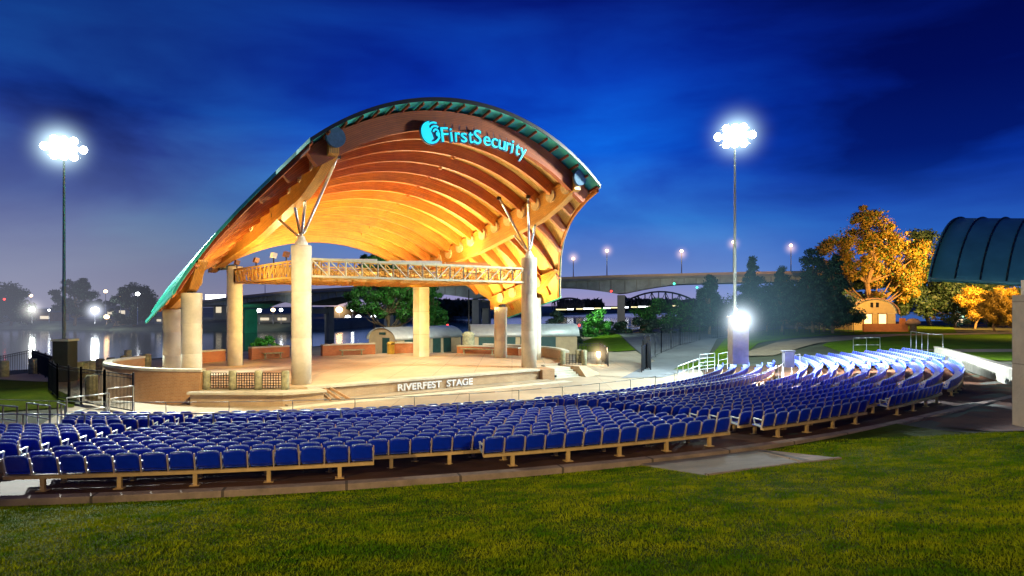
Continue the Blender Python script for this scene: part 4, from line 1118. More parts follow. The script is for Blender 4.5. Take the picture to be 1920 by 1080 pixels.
# ------------------------------------------------------------------ trees
def tree(name, label, base, h, crown, n, leaf, m, mtrunk='bark', group=None, trunk_r=.25, nclump=40, cat='tree', seed=0, lean=(0, 0), mats=None, vis_trunk=True, droop=.0, cr=(.16, .34)):
    """crown: list of (dx, dy, dz, rx, ry, rz) ellipsoids relative to the base"""
    R = np.random.default_rng(seed+11)
    o = empty(name, base, label, cat, group)
    base = Vector(base); mb = MB(); mb.smooth = True
    cs = []
    wts = np.array([c[3]*c[4]*c[5] for c in crown])**.7; wts /= wts.sum()
    cnt = np.maximum(1, (wts*nclump).round().astype(int))
    for c, k in zip(crown, cnt):
        for _ in range(k):
            d = R.normal(size=3); d /= np.linalg.norm(d); rr = R.uniform(.25, 1.)**.6
            p = np.array([c[0]+d[0]*c[3]*rr, c[1]+d[1]*c[4]*rr, c[2]+d[2]*c[5]*rr]); cs.append((p, R.uniform(*cr)*min(c[3], c[5])*1.15))
    # trunk and limbs
    ztop = max(c[2] for c in crown); cx = np.mean([c[0] for c in crown])
    prev = base; segs = 5; tp = []
    for i in range(1, segs+1):
        t = i/segs; q = base+Vector((cx*t*t+R.normal()*.05*h*t, R.normal()*.03*h, ztop*t)); mb.cyl(prev, q, trunk_r*(1-.75*(i-1)/segs), trunk_r*(1-.75*t), 8, False); tp.append(q); prev = q
    for p, r in cs[::max(1, len(cs)//26)]:
        tgt = base+Vector(p); s_ = tp[min(segs-1, max(0, int((p[2]/ztop)*segs)-2))]
        mid = s_+(tgt-s_)*.5+Vector((0, 0, -.04*h)); mb.cyl(s_, mid, trunk_r*.32, trunk_r*.2, 6, False); mb.cyl(mid, tgt, trunk_r*.2, trunk_r*.06, 6, False)
    mb.build('trunk', M[mtrunk], o)
    per = max(8, n//len(cs)); V = []
    for p, r in cs:
        d = R.normal(size=(per, 3)); d /= np.linalg.norm(d, axis=1)[:, None]; rad = r*R.uniform(.35, 1.08, (per, 1))
        pos = p+d*rad*np.array([1.15, 1.15, .8]); pos[:, 2] -= droop*R.random(per)
        a = R.normal(size=(per, 3)); a /= np.linalg.norm(a, axis=1)[:, None]; b = np.cross(a, d+.01); b /= np.linalg.norm(b, axis=1)[:, None]
        s_ = leaf*R.uniform(.6, 1.3, (per, 1)); a *= s_; b *= s_*.6
        V.append(np.stack([pos-a, pos-b*.9, pos+a, pos+b*.9], 1))
    V = np.concatenate(V).reshape(-1, 3); F = np.arange(len(V)).reshape(-1, 4)
    ml = mats or [m]; mi = R.integers(0, len(ml), len(F))
    me = np_mesh('crown', V, F, [M[k] for k in ml], mi); c = bpy.data.objects.new('crown', me); COL.objects.link(c); c.parent = o
    return o
def gz(px, d): x = (px-960)/FPX*d; return W(x, d, T(x, d))
FT = 'trees on the far bank at the left'
# far bank trees (about 265 m away): 1 px = .207 m
tree('bank_tree', 'dark tree cut by the left edge of the photo on the far bank', Vector(((20-960)/FPX*262, 262, 1.5)), 17, [(-1, 0, 10, 6, 4, 5), (4, 0, 5, 4, 4, 4), (-5, 0, 6, 4, 4, 4)], 16000, .42, 'leaf_dark', group=FT, nclump=46, cr=(.4, .62), trunk_r=.5, seed=1)
tree('bank_tree', 'wide open crowned tree behind the left floodlight mast', Vector(((140-960)/FPX*262, 262, 1.5)), 19, [(0, 0, 14.5, 5, 4, 3.5), (-7.5, 0, 12.5, 2.5, 2, 2.3), (-5, 0, 8, 3, 3, 3.5), (5, 0, 10, 4, 3, 3.2), (1, 0, 7, 5, 4, 3.5), (8, 0, 8, 3, 3, 2)], 18000, .38, 'leaf_dark', group=FT, nclump=60, cr=(.36, .58), trunk_r=.6, seed=2)
tree('bank_tree', 'round dark tree beside the bandshell eave on the far bank', Vector(((252-960)/FPX*258, 258, 1.5)), 17, [(0, 0, 12, 5, 4, 3.5), (-4, 0, 10, 4, 4, 3), (4, 0, 8, 5, 4, 4), (1, 0, 4, 7, 4, 3)], 19000, .38, 'leaf_dark', group=FT, nclump=64, cr=(.36, .58), trunk_r=.6, seed=3)
tree('bank_bush', 'low dark bush on the far bank right of the white street lamp', Vector(((212-960)/FPX*256, 256, 1.)), 6, [(0, 0, 3.4, 5, 3, 2.5), (5, 0, 2.5, 4, 3, 2)], 4500, .45, 'leaf_dark', group=FT, nclump=22, trunk_r=.2, cat='bush', seed=4)
tree('bank_tree', 'hazy low tree far behind the white street lamp', Vector(((190-960)/FPX*330, 330, 3)), 12, [(0, 0, 7, 6, 3, 3), (6, 0, 6, 5, 3, 3), (-7, 0, 6, 5, 3, 3)], 4500, .6, 'leaf_dark', group=FT, nclump=26, trunk_r=.3, seed=5)
# tree row on the far right banks: a wood that reads as a mass
def wood_line(name, px0, px1, d, hpx, z, label, n=60, seed=0, m='leaf_dark'):
    R = np.random.default_rng(seed); V = []
    for k in range(n):
        px = px0+(px1-px0)*(k+.5)/n+R.normal()*2; hh = hpx/FPX*d*R.uniform(.55, 1.); c = np.array([(px-960)/FPX*d, d+R.normal()*6, z+hh*.45])
        q = 220; dd = R.normal(size=(q, 3)); dd /= np.linalg.norm(dd, axis=1)[:, None]; pos = c+dd*np.array([hh*.55, 3, hh*.55])*R.uniform(.3, 1, (q, 1))
        a = R.normal(size=(q, 3))*d*.0022; b = R.normal(size=(q, 3))*d*.0016; V.append(np.stack([pos-a, pos-b, pos+a, pos+b], 1))
    V = np.concatenate(V).reshape(-1, 3); me = np_mesh(name, V, np.arange(len(V)).reshape(-1, 4), [M[m]])
    o = bpy.data.objects.new(name, me); COL.objects.link(o); tag(o, label, 'wood', kind='stuff')
wood_line('far_wood', 1055, 1125, 640, 22, 5, 'dark far off wood under the bridge left of the twin pier', 40, 1)
wood_line('far_wood', 1165, 1300, 655, 20, 6, 'dark far off wood beneath the distant truss arch', 60, 2)
wood_line('far_wood', 800, 905, 470, 30, 3.5, 'dark hazy wood on the far bank behind the storage huts', 50, 3)
wood_line('far_wood', 640, 720, 400, 14, 3, 'low dark wood beyond the river behind the stage', 26, 4)
# trees near the stage
tree('riverside_tree', 'large dark green tree behind the stage between the middle columns', G(728, 92, -5.2), 14, [(0, 0, 7.8, 4.6, 3, 2.9), (-3.6, 0, 6., 3, 3, 2.6), (4, 0, 7.0, 3.2, 3, 3.), (1, 0, 4.6, 4.6, 3, 2), (-1, -1, 10.5, 3, 2, 2.2)], 26000, .17, 'leaf', trunk_r=.28, nclump=110, seed=6, mats=['leaf', 'leaf', 'leaf_bright'])
tree('riverside_tree', 'green tree lit bright beside the square rear column', G(806, 84, -5.2), 9, [(0, 0, 5.6, 2., 2, 2.4), (.5, 0, 3.6, 1.9, 2, 1.8)], 12000, .15, 'leaf_bright', trunk_r=.15, nclump=46, seed=7)
tree('tall_tree', 'tree top showing under the rear edge of the bandshell roof', G(700, 118, -6), 19, [(0, 0, 12.5, 3.6, 3, 2.8), (3, 0, 10.5, 3.6, 3, 2.8)], 12000, .24, 'leaf', trunk_r=.3, nclump=50, seed=27)
tree('green_bush', 'vivid green bush behind the brick seat wall on the stage', G(500, 64, -4.9), 3, [(0, 0, 1.4, 1.5, 1, 1.0), (-1., 0, .9, .8, .8, .8), (1.2, 0, .8, .7, .8, .7)], 9000, .09, 'leaf_bright', trunk_r=.06, nclump=36, cat='bush', seed=8)
tree('young_tree', 'small bright green pointed tree beside the bridge pier', G(1117, 92, -5.3), 5, [(0, 0, 2.2, 2.1, 1.8, 1.7), (0, 0, 3.9, 1.2, 1.2, 1.3)], 14000, .12, 'leaf_bright', trunk_r=.08, nclump=60, seed=9)
tree('dark_bush', 'dark bush between the right column and the bright green tree', G(1040, 84, -5.3), 4, [(0, 0, 2.6, 1.9, 1.5, 2.2), (2.4, 0, 1.3, 1.9, 1.5, 1.3)], 9000, .14, 'leaf_dark', trunk_r=.08, nclump=40, cat='bush', seed=10)
tree('dark_bush', 'long low dark bush right of the bridge pier', G(1187, 100, -5.2), 4, [(0, 0, 2.1, 4, 1.5, 1.7), (3.5, 0, 1.7, 3, 1.5, 1.5), (-3, 0, 1.5, 2.6, 1.5, 1.4)], 11000, .15, 'leaf_dark', trunk_r=.1, nclump=50, cat='bush', seed=11)
tree('broad_tree', 'broad green tree under the truss bridge by the park road', G(1256, 104, -5.2), 7, [(0, 0, 4.2, 3.6, 2.5, 2.7), (-3.3, 0, 3.2, 2.2, 2, 2.2), (3.4, 0, 3.6, 2.6, 2, 2.5)], 18000, .16, 'leaf', trunk_r=.18, nclump=80, seed=12, mats=['leaf', 'leaf_bright'])
tree('broad_tree', 'dark blue green tree left of the stone lamp pier', G(1322, 108, -5.0), 7, [(0, 0, 3.8, 4.2, 2.5, 2.7)], 12000, .18, 'leaf_blue', trunk_r=.18, nclump=60, seed=13)
# pines
def pine(px, d, top_py, wpx, label, seed):
    rr = random.Random(seed)
    base = gz(px, d); x = base.x; H = (574-top_py)/FPX*d+CZ-base.z; w = wpx/FPX*d/2
    cr = [(rr.uniform(-.25, .25)*w*(1-i/10), 0, H*(.2+.74*i/9), w*(1-.86*i/9.5)*rr.uniform(.75, 1.25), w*(1-.82*i/9.5)*.8, H*.07) for i in range(10)]
    tree('pine_tree', label, base, H, cr, 20000, .17, 'leaf_blue', group='dark pines behind the right lamp pier', trunk_r=.2, nclump=120, seed=seed, cr=(.35, 1.0), cat='pine')
pine(1330, 96, 512, 76, 'low bluish pine just left of the right mast', 20)
pine(1411, 98, 484, 84, 'tall slim dark pine right of the right mast', 21)
pine(1466, 97, 500, 96, 'dark pine in front of the bridge lamp', 22)
pine(1524, 95, 464, 110, 'dark pine touching the left of the golden tree', 23)
pine(1562, 92, 480, 100, 'dark pine behind the left corner of the pavilion', 24)
for k, (px, d, w_, hh) in enumerate(((1360, 101, 3.6, 5.2), (1438, 100, 4.2, 6.4), (1494, 99, 4.4, 6.8), (1545, 98, 3.8, 7.2))):
    tree('broad_tree', ['low leafy dark tree behind the right mast pole', 'leafy dark tree between the two slim pines', 'leafy dark tree below the bridge lamp by the pines', 'leafy dark tree beside the pavilion roof'][k], gz(px, d), hh, [(0, 0, hh*.62, w_, 2.4, hh*.42), (w_*.5, 0, hh*.45, w_*.6, 2, hh*.34)], 13000, .17, 'leaf_blue', group='leafy trees among the pines', trunk_r=.16, nclump=64, seed=40+k, cr=(.3, .5))
# golden lit tree and dark neighbours
tree('golden_tree', 'large tree glowing golden in sodium light behind the pavilion', gz(1632, 118), 22, [(0, 0, 16.5, 4.4, 3, 3.6), (-6, 0, 13.4, 3.6, 3, 2.8), (5.0, 0, 13.6, 4.2, 3, 3.4), (-1, 0, 19.2, 2.4, 2, 2.0), (4.6, 0, 9., 4.4, 3, 3.2), (-2.6, 0, 11., 4, 3, 2.6), (3.4, -2, 6.2, 3.4, 2, 2.0), (8, 0, 9.6, 2, 2, 2.4), (-8.6, 0, 10.6, 1.8, 2, 1.6)], 42000, .22, 'leaf_gold_lit', trunk_r=.62, nclump=150, seed=14, mats=['leaf_gold_lit', 'leaf_gold_lit', 'leaf_gold_lit', 'leaf'], cr=(.14, .5))
tree('dark_tree', 'dark round tree between the golden tree and the canopy', gz(1745, 128), 20, [(0, 0, 14, 4.6, 3, 4.6), (1, 0, 9, 5.4, 4, 4.5), (-4, 0, 8, 4, 3, 4)], 20000, .26, 'leaf_dark', trunk_r=.4, nclump=90, seed=15)
tree('dark_tree', 'dark mass of foliage below the canopy right of the pavilion', gz(1790, 122), 14, [(0, 0, 5.5, 7, 3, 5.), (8, 0, 5, 6, 3, 4.5), (-7, 0, 4, 3.4, 3, 3.6)], 22000, .28, 'leaf_dark', trunk_r=.3, nclump=110, seed=16)
tree('golden_bush_tree', 'small rounded tree glowing golden under the canopy edge', gz(1866, 100), 7, [(0, 0, 3.5, 2.7, 2, 2.2), (1.4, 0, 2.7, 2.3, 2, 1.8)], 18000, .14, 'leaf_gold_lit', trunk_r=.15, nclump=80, seed=17)
tree('brown_tree', 'dim brown tree behind the small golden tree', gz(1828, 112), 8, [(0, 0, 4.6, 3.2, 2, 2.7), (6.5, 0, 4.6, 3.6, 2, 2.8)], 13000, .17, 'leaf_gold_lit', trunk_r=.18, nclump=60, seed=18)
tree('dark_tree', 'dark tree filling the gap left of the golden tree', gz(1585, 126), 16, [(0, 0, 7, 5.5, 3, 5), (-4, 0, 5, 4, 3, 4)], 14000, .26, 'leaf_dark', trunk_r=.3, nclump=66, seed=19)

# ------------------------------------------------------------------ buildings
def barrel(name, label, o, X, length, width, wall, rise, wallm, roofm, parts, group=None, cat='hut'):
    """o: front-left corner of the gable face; the barrel runs along X away from the gable; width along Yv"""
    X = Vector(X).normalized(); Yv = Z3.cross(X); o = Vector(o)
    r = empty(name, o, label, cat, group)
    prof = [(0, 0), (0, wall)]+[(width*(.5-.5*math.cos(PI*i/14)), wall+rise*math.sin(PI*i/14)) for i in range(1, 14)]+[(width, wall), (width, 0)]
    mb = MB(); mb.sweep([[o+X*s_+Yv*a+Z3*z for a, z in prof] for s_ in (0, length)]); mb.build('wall', M[wallm], r)
    mb = MB(); rp_ = [(width*(.5-.53*math.cos(PI*i/16)), wall+(rise+.06)*math.sin(PI*i/16)) for i in range(17)]; inn = [(width*(.5-.5*math.cos(PI*i/16)), wall+rise*math.sin(PI*i/16)+.002) for i in range(17)]
    mb.smooth = True; mb.sweep([[o+X*s_+Yv*a+Z3*z for a, z in rp_+inn[::-1]] for s_ in (-.25, length+.25)]); mb.build('roof', M[roofm], r)
    return r, o, X, Yv
# two storage huts behind the stage
r, o, X, Yv = barrel('storage_hut', 'pale round roofed storage hut with arched gable behind the stage', G(744, 66, -4.9), (.6, .8, 0), 9.4, 4.0, 1.6, 1.15, 'cream', 'grey_roof', None)
# gable lies on the -X end: the hut runs from left to right
for a in (.35, 1.05): pass
mb = MB(); mb.box(o+X*-.03+Yv*2.0+Z3*2.2, (.05, .9, .22), X); mb.build('gable_sign', M['green_door'], r)
mb = MB(); mb.box(o+X*-.03+Yv*1.5+Z3*.9, (.05, 1.0, 1.8), X); mb.build('door', M['green_door'], r)
for s_ in (1.6, 3.6, 5.6, 7.2): mb = MB(); mb.box(o+X*s_-Yv*.03+Z3*.85, (1.15, .05, 1.5), X); mb.build('door', M['green_door'], r)
r, o, X, Yv = barrel('storage_hut', 'longer round roofed storage hut with dark blue green doors behind the right columns', G(888, 68, -4.9), (.99, .12, 0), 10.5, 4., 1.85, 1.15, 'cream', 'grey_roof', None)
for s_ in (1.3, 3.4, 5.5, 7.5): mb = MB(); mb.box(o+X*s_-Yv*.03+Z3*.95, (1.6, .05, 1.7), X); mb.build('door', M['green_door'], r)
st = empty('stone_pillar', G(878, 64, -4.9), 'rough mossy stone pillar between the two storage huts', 'pillar')
mb = MB(); mb.smooth = True; mb.lathe(st.location, [(.6, 0), (.58, .8), (.6, 1.6), (.56, 2.1), (.62, 2.3), (.3, 2.5), (0, 2.52)], 9); mb.build('shaft', M['stone'], st)
o = empty('flag_pole', G(879, 70, -4.9), 'thin dark pole standing between the storage huts', 'pole'); mb = MB(); mb.cyl(o.location, o.location+Z3*6.6, .09, .06, 8); mb.build('shaft', M['blackmetal'], o)
# utility cabinet
o = empty('utility_cabinet', G(1028, 74, -5.0), 'pale grey utility cabinet right of the stage columns', 'cabinet')
mb = MB(); mb.box(o.location+Z3*.75, (1.0, .8, 1.5)); mb.build('body', M['whitesteel'], o)
mb = MB(); mb.box(o.location+Z3*1.56+Vector((.1, 0, 0)), (.6, .6, .14)); mb.build('cap', M['steel'], o)
mb = MB(); mb.box(o.location+Z3*.75-Vector((0, .41, 0)), (.8, .03, 1.2)); mb.build('door', M['steel'], o)
# pavilion with glowing doorways
pv = gz(1598, 100)
r, o, X, Yv = barrel('pavilion', 'cream arched pavilion with two glowing doorways behind a brick wall', gz(1598, 104)+Vector((6.6, 0, 0)), (.0, 1, 0), 9, 6.6, 2.55, 2.2, 'cream', 'grey_roof', None, cat='pavilion')
for a in (3.9-.0, 3.9-2.2): 
    cpos = Vector((o.x-6.6+6.6-a if False else o.x-a-.35, o.y-.04, o.z+1.35)); mb = MB(); mb.box(cpos, (1.12, .05, 2.3)); mb.build('doorway', M['window'], r)
    for fx, fz, fw, fh in ((-.64, 0, .14, 2.5), (.64, 0, .14, 2.5), (0, 1.24, 1.42, .14)): mb = MB(); mb.box(cpos+Vector((fx, -.03, fz)), (fw, .12, fh)); mb.build('door_frame', M['kerb'], r)
for a in (4.05-.35, 2.95-.1): mb = MB(); mb.box(Vector((o.x-a+.05, o.y-.04, o.z+3.9)), (.42, .05, .7)); mb.build('window', M['blackmetal'], r)
mb = MB(); secs = []
for i in range(25):
    a = PI*i/24; c = Vector((o.x-3.3-3.74*math.cos(a), o.y-.28, o.z+2.55+2.28*math.sin(a))); nn = Vector((-math.cos(a), 0, math.sin(a)*.8)).normalized()
    secs.append([c+Vector((0, -.05, 0)), c+nn*.14+Vector((0, -.05, 0)), c+nn*.14+Vector((0, .2, 0)), c+Vector((0, .2, 0))])
mb.sweep(secs); mb.build('arch_trim', mat('pink_trim', (.42, .25, .17), .6), r)
mb = MB(); mb.box(Vector((o.x-3.3, o.y-.03, o.z+2.6)), (6.6, .06, .07)); mb.build('band_course', M['concrete'], r)
bw = empty('brick_wall', gz(1632, 98), 'low orange brick wall in front of the pavilion', 'wall')
mb = MB(); mb.box(gz(1660, 98)+Z3*.55+Vector((0, 0, 0)), (6.4, .4, 1.3)); mb.build('wall', M['brick_red'], bw)
mb = MB(); mb.box(gz(1692, 98)+Z3*1.0, (.6, .6, 2.0)); mb.build('pillar', M['brick_red'], bw)
ds = empty('drinking_fountain', gz(1712, 97), 'round topped brown kiosk at the end of the brick wall', 'kiosk')
mb = MB(); mb.smooth = True; mb.lathe(ds.location, [(.45, 0), (.45, 1.1), (.95, 1.2), (.95, 1.5), (.6, 1.9), (0, 2.0)], 14); mb.build('body', M['kerb'], ds)
# long dark blue building behind the pines
lbld = empty('long_building', gz(1440, 108), 'long low dark blue building seen behind the pines', 'building')
x0, x1 = (1430-960)/FPX*110, (1596-960)/FPX*110; zb = gz(1500, 108).z
mb = MB(); mb.box(Vector(((x0+x1)/2, 112, zb+1.9)), (x1-x0, 5, 3.8)); mb.build('wall', mat('blue_wall', (.035, .06, .13), .8), lbld)
mb = MB(); mb.box(Vector(((x0+x1)/2, 112, zb+3.95)), (x1-x0+.8, 5.8, .25)); mb.build('roof', M['teal_dark'], lbld)
for k in range(5): mb = MB(); mb.box(Vector((x0+1.6+k*2.9, 109.45, zb+1.9)), (.7, .1, 2.0)); mb.build('window', mat('dim_window', (.1, .16, .26), .3), lbld)
# far bank buildings and lights
def shed(px0, px1, py0, d, z0, wallc, label, lit=None, seed=0):
    a = (px0-960)/FPX*d; b = (px1-960)/FPX*d; zt = CZ+(574-py0)/FPX*d
    o = empty('far_building', Vector(((a+b)/2, d, z0)), label, 'building', 'low buildings on the far bank')
    mb = MB(); mb.box(Vector(((a+b)/2, d+5, (z0+zt)/2)), (b-a, 10, zt-z0)); mb.build('wall', mat('far_wall', wallc, .8, 0, .2, .3), o)
    mb = MB(); mb.box(Vector(((a+b)/2, d+5, zt+.2)), (b-a+.8, 11, .35)); mb.build('roof', M['bridge'], o)
    n = max(2, int((b-a)/5))
    for k in range(n):
        mb = MB(); mb.box(Vector((a+(k+.5)*(b-a)/n, d-.06, z0+(zt-z0)*.5)), ((b-a)/n*.5, .1, (zt-z0)*.3)); mb.build('window', lit or M['window_dim'], o)
shed(34, 100, 586, 285, 2.2, (.32, .16, .1), 'low brick building under bright lamps at the far left')
shed(196, 262, 574, 330, 3, (.25, .25, .25), 'pale low building beyond the round dark tree')
shed(400, 440, 562, 300, 3, (.45, .4, .35), 'pale building with lit front behind the left columns')
shed(480, 545, 590, 262, 2.4, (.5, .45, .33), 'pale low building between the two left columns')
shed(290, 322, 594, 262, 2.2, (.5, .5, .45), 'pale wall of a low building beside the bandshell eave')
shed(640, 700, 592, 390, 2.4, (.5, .42, .3), 'long lit quay building behind the stage')
FL = 'lamps on the far bank'
def flamp(px, py, d, kind, label, bulb=.5, base=2.5):
    x = (px-960)/FPX*d; z = CZ+(574-py)/FPX*d; street_lamp(Vector((x, d, base)), max(.6, z-base), kind, label, FL, 0, .12, bulb)
flamp(178, 583, 250, 'lamp', 'dazzling white lamp between the two far bank trees', 1.3)
flamp(60, 581, 262, 'lamp', 'bright white lamp above the low brick building', 1.0)
flamp(40, 584, 270, 'lamp_white', 'small white lamp left of the bright lamp over the brick building', .5)
flamp(92, 582, 272, 'lamp_white', 'white lamp at the right end of the low brick building', .4)
flamp(58, 555, 300, 'lamp_warm', 'tall orange lamp over the low brick building', .7)
flamp(198, 547, 300, 'lamp_warm', 'tall orange lamp right of the open crowned tree', .8)
flamp(226, 555, 285, 'lamp_warm', 'orange lamp inside the round dark tree', .7)
flamp(200, 595, 246, 'lamp_warm', 'orange lamp just above the low dark bush', .9)
flamp(258, 552, 240, 'lamp_white', 'cool white lamp showing high in the round dark tree', .7)
flamp(486, 583, 245, 'lamp_white', 'white lamp between the green pier and the tall front column', .8)
flamp(512, 582, 250, 'lamp_warm', 'orange lamp between two white lamps under the bridge', .8)
flamp(527, 582, 252, 'lamp_white', 'white lamp nearest the tall front column', .6)
flamp(636, 582, 340, 'lamp_warm', 'big orange lamp right of the tall front column', 1.7)
flamp(661, 582, 350, 'lamp_white', 'small white lamp beside the big orange lamp', .8)
flamp(618, 603, 330, 'lamp_small', 'low white lamp on the quay beside the orange lamp', 1.2)
flamp(652, 606, 340, 'lamp_small', 'low white lamp on the quay below the tree', 1.4)
flamp(672, 603, 345, 'lamp_small', 'low white lamp on the quay partly behind the tree', 1.4)
flamp(700, 600, 350, 'lamp_small', 'low white lamp on the quay seen through the tree', 1.4)
# white illuminated sign panel far left of the bridge
o = empty('billboard', P(404, 562, 330), 'blank glowing white billboard above the far bank buildings', 'billboard'); c = P(404, 557, 330)
mb = MB(); mb.box(c, (9.5, .5, 2.4)); mb.build('panel', M['lamp_small'], o); mb = MB(); mb.box(c-Z3*4, (.6, .6, 6)); mb.build('post', M['steel'], o)

# right canopy with standing seams, column in front
cp = empty('canopy', G(1912, 20.6, -3.66), 'dark blue green barrel roofed canopy on a square concrete column at the right edge', 'canopy')
e0 = P(1743, 521, 24.); Xd = Vector((.78, -.62, 0)).normalized(); Yd = Vector((.72, .70, 0)).normalized(); Lx = 9.
A0, A1 = math.radians(36), math.radians(96); RR_ = 5.6
prof = []
for i in range(21):
    a = A0+(A1-A0)*i/20; prof.append((RR_*(math.cos(A0)-math.cos(a))*1.0, 1.08*RR_*(math.sin(a)-math.sin(A0))))
def roofpts(s_, lift=0): return [e0+Xd*s_+Yd*p[0]+Z3*(p[1]+lift-s_*.085) for p in prof]
mb = MB(); mb.smooth = True
mb.sweep([roofpts(s_)+roofpts(s_, -.12)[::-1] for s_ in np.linspace(0, Lx, 12)]); rf = mb.build('roof', M['teal_dark'], cp)
for k in range(11):
    s_ = .03+k*.72; pts = roofpts(s_, .03); mb = MB(); mb.tube(pts, .03, 6); mb.build('roof_seam', mat('seam', (.012, .03, .04), .5, .3), rf)
mb = MB(); mb.sweep([[p+Z3*.03-Xd*.05, p+Z3*.03+Xd*.04, p-Z3*.14+Xd*.04, p-Z3*.14-Xd*.05] for p in roofpts(0)]); mb.build('verge', M['teal_dark'], rf)
mb = MB(); c = G(1946, 20.6, 0); top = (574-553)/FPX*20.6+CZ; bz = -3.66+CZ
mb.box(Vector((c.x, c.y, (top+bz)/2)), (.9, .9, top-bz), Vector((1, 0, 0))); mb.build('column', M['column'], cp)
mb = MB(); mb.box(Vector((c.x-.25, c.y, top+.2)), (.3, .3, .5)); mb.build('bracket', M['whitesteel'], cp)
# retaining wall right
rw = empty('retaining_wall', G(1757, 47, -3.7), 'low pale concrete retaining wall running to the canopy column', 'wall')
a = W(*xy(1756, 48.5), 0); b = W(*xy(1930, 30), 0); mb = MB(); n = 9
for k in range(n):
    p = a+(b-a)*k/n; q = a+(b-a)*(k+1)/n; dd = (q-p).normalized(); t0 = (574-652)/FPX*48.5*(1-k/n)+(574-690)/FPX*30*(k/n); 
    zt = CZ-2.93+.0; zb_ = CZ-3.75
    mb.box((p+q)/2*1.0+Vector((0, 0, (zt+zb_)/2-CZ)), ((q-p).length-.02, .3, zt-zb_), dd)
mb.build('wall', mat('wall_concrete', (.10, .10, .075), .9, 0, .4, 1.5, .5, 8), rw)
mb = MB(); mb.bar(a+Z3*(-2.9), b+Z3*(-2.9), .36, .07); mb.build('coping', mat('wall_coping', (.12, .11, .08), .9, 0, .3, 2), rw)
# black speaker near upper seats
o = empty('equipment_box', G(1478, 44.2, -3.95), 'black equipment box beside the white rail of the upper right seats', 'box')
mb = MB(); mb.box(o.location+Z3*.5, (.62, .5, 1.0)); mb.build('body', M['blackmetal'], o); mb = MB(); mb.bar(o.location+Vector((-.4, 0, 1.05)), o.location+Vector((.4, 0, 1.05)), .5, .05); mb.build('lid', M['blackmetal'], o)
# stone posts on the promenade
SPST = [(147, 47), (158, 47.5), (170, 48), (188, 50), (208, 51), (233, 53), (276, 55), (240, 60), (62, 50), (8, 48), (172, 36.5), (1095, 60), (1085, 60.5)]
for k, (px, d) in enumerate(SPST):
    lab = ['leftmost stone post behind the black fence corner', 'stone post next to the fence corner by the river', 'stone post right of the dark pier', 'stone post mid way along the promenade', 'stone post in front of the white water reflection', 'stone post next to the curved brick wall', 'stone post behind the top of the curved brick wall', 'small stone post at the water edge behind the brick wall', 'pale stone post behind the river fence', 'pale stone post at the left photo edge', 'mossy stone post standing inside the black picket fence', 'ochre stone post next to the glowing bollard', 'stone post at the right end of the stage'][k]
    z = -5. ; b = G(px, d, z); o = empty('stone_post', b, lab, 'stone post', 'stone posts along the promenade')
    mb = MB(); mb.smooth = True; hh = 1.15 if k != 10 else 1.3; mb.lathe(b, [(.3, 0), (.3, hh*.9), (.27, hh), (0, hh+.02)], 12); mb.build('shaft', M['stone'], o)

# emissive spheres painting lamp glare and glowing mist into the air
def painted_haze(c, r, col, k, power=3.):
    m = bpy.data.materials.new('painted_glow'); m.use_nodes = True; N = m.node_tree.nodes; L = m.node_tree.links
    N.remove(N['Principled BSDF']); tc = N.new('ShaderNodeTexCoord'); ln = N.new('ShaderNodeVectorMath'); ln.operation = 'LENGTH'; L.new(tc.outputs['Object'], ln.inputs[0])
    mr = N.new('ShaderNodeMapRange'); mr.inputs['From Min'].default_value = 0; mr.inputs['From Max'].default_value = r; mr.inputs['To Min'].default_value = 1; mr.inputs['To Max'].default_value = 0
    L.new(ln.outputs['Value'], mr.inputs['Value'])
    pw = N.new('ShaderNodeMath'); pw.operation = 'POWER'; pw.inputs[1].default_value = power; L.new(mr.outputs['Result'], pw.inputs[0])
    ml = N.new('ShaderNodeMath'); ml.operation = 'MULTIPLY'; ml.inputs[1].default_value = k/r; L.new(pw.outputs[0], ml.inputs[0])
    em = N.new('ShaderNodeEmission'); em.inputs['Color'].default_value = (*col, 1); L.new(ml.outputs[0], em.inputs['Strength']); L.new(em.outputs[0], N['Material Output'].inputs['Volume'])
    mb = MB(); mb.smooth = True; mb.lathe(c, [(r*math.sin(PI*i/12)+1e-4, -r*math.cos(PI*i/12)) for i in range(13)], 20)
    o = mb.build('painted_glow', m, None, c); tag(o, 'added emissive sphere imitating lamp glare and glowing mist', 'mist', 'added emissive glow spheres', 'stuff')
painted_haze(W((120-960)/FPX*45, 44.6, 10.4), 3.9, (.68, .94, 1.), 13.0, 7)
painted_haze(W((1378-960)/FPX*45, 44.6, 11.2), 3.7, (.64, .94, 1.), 12, 7)
painted_haze(P(1389, 600, 43.9), 3.1, (.75, .88, 1.), 17., 8)
painted_haze(P(-10, 640, 66), 27, (.62, .66, .85), .24, 1.6)
painted_haze(P(1395, 590, 72), 11.5, (.30, .58, .80), .28, 1.8)
painted_haze(P(1122, 663, 57.8), 1.6, (1, .7, .35), 3., 4)
painted_haze(P(178, 583, 249), 7, (.8, .85, 1.), 6., 5)
painted_haze(P(60, 581, 261), 8, (.9, .85, .8), 4., 5)
painted_haze(P(636, 582, 339), 11, (1., .6, .25), 2.5, 4)
for px, py, d in ((1075, 483, 151), (1138, 470, 148), (1278, 476, 144), (1375, 457, 143), (1483, 465, 141)): painted_haze(P(px, py, d-3), 2.6, (1., .62, .38), 2.4, 4.5)

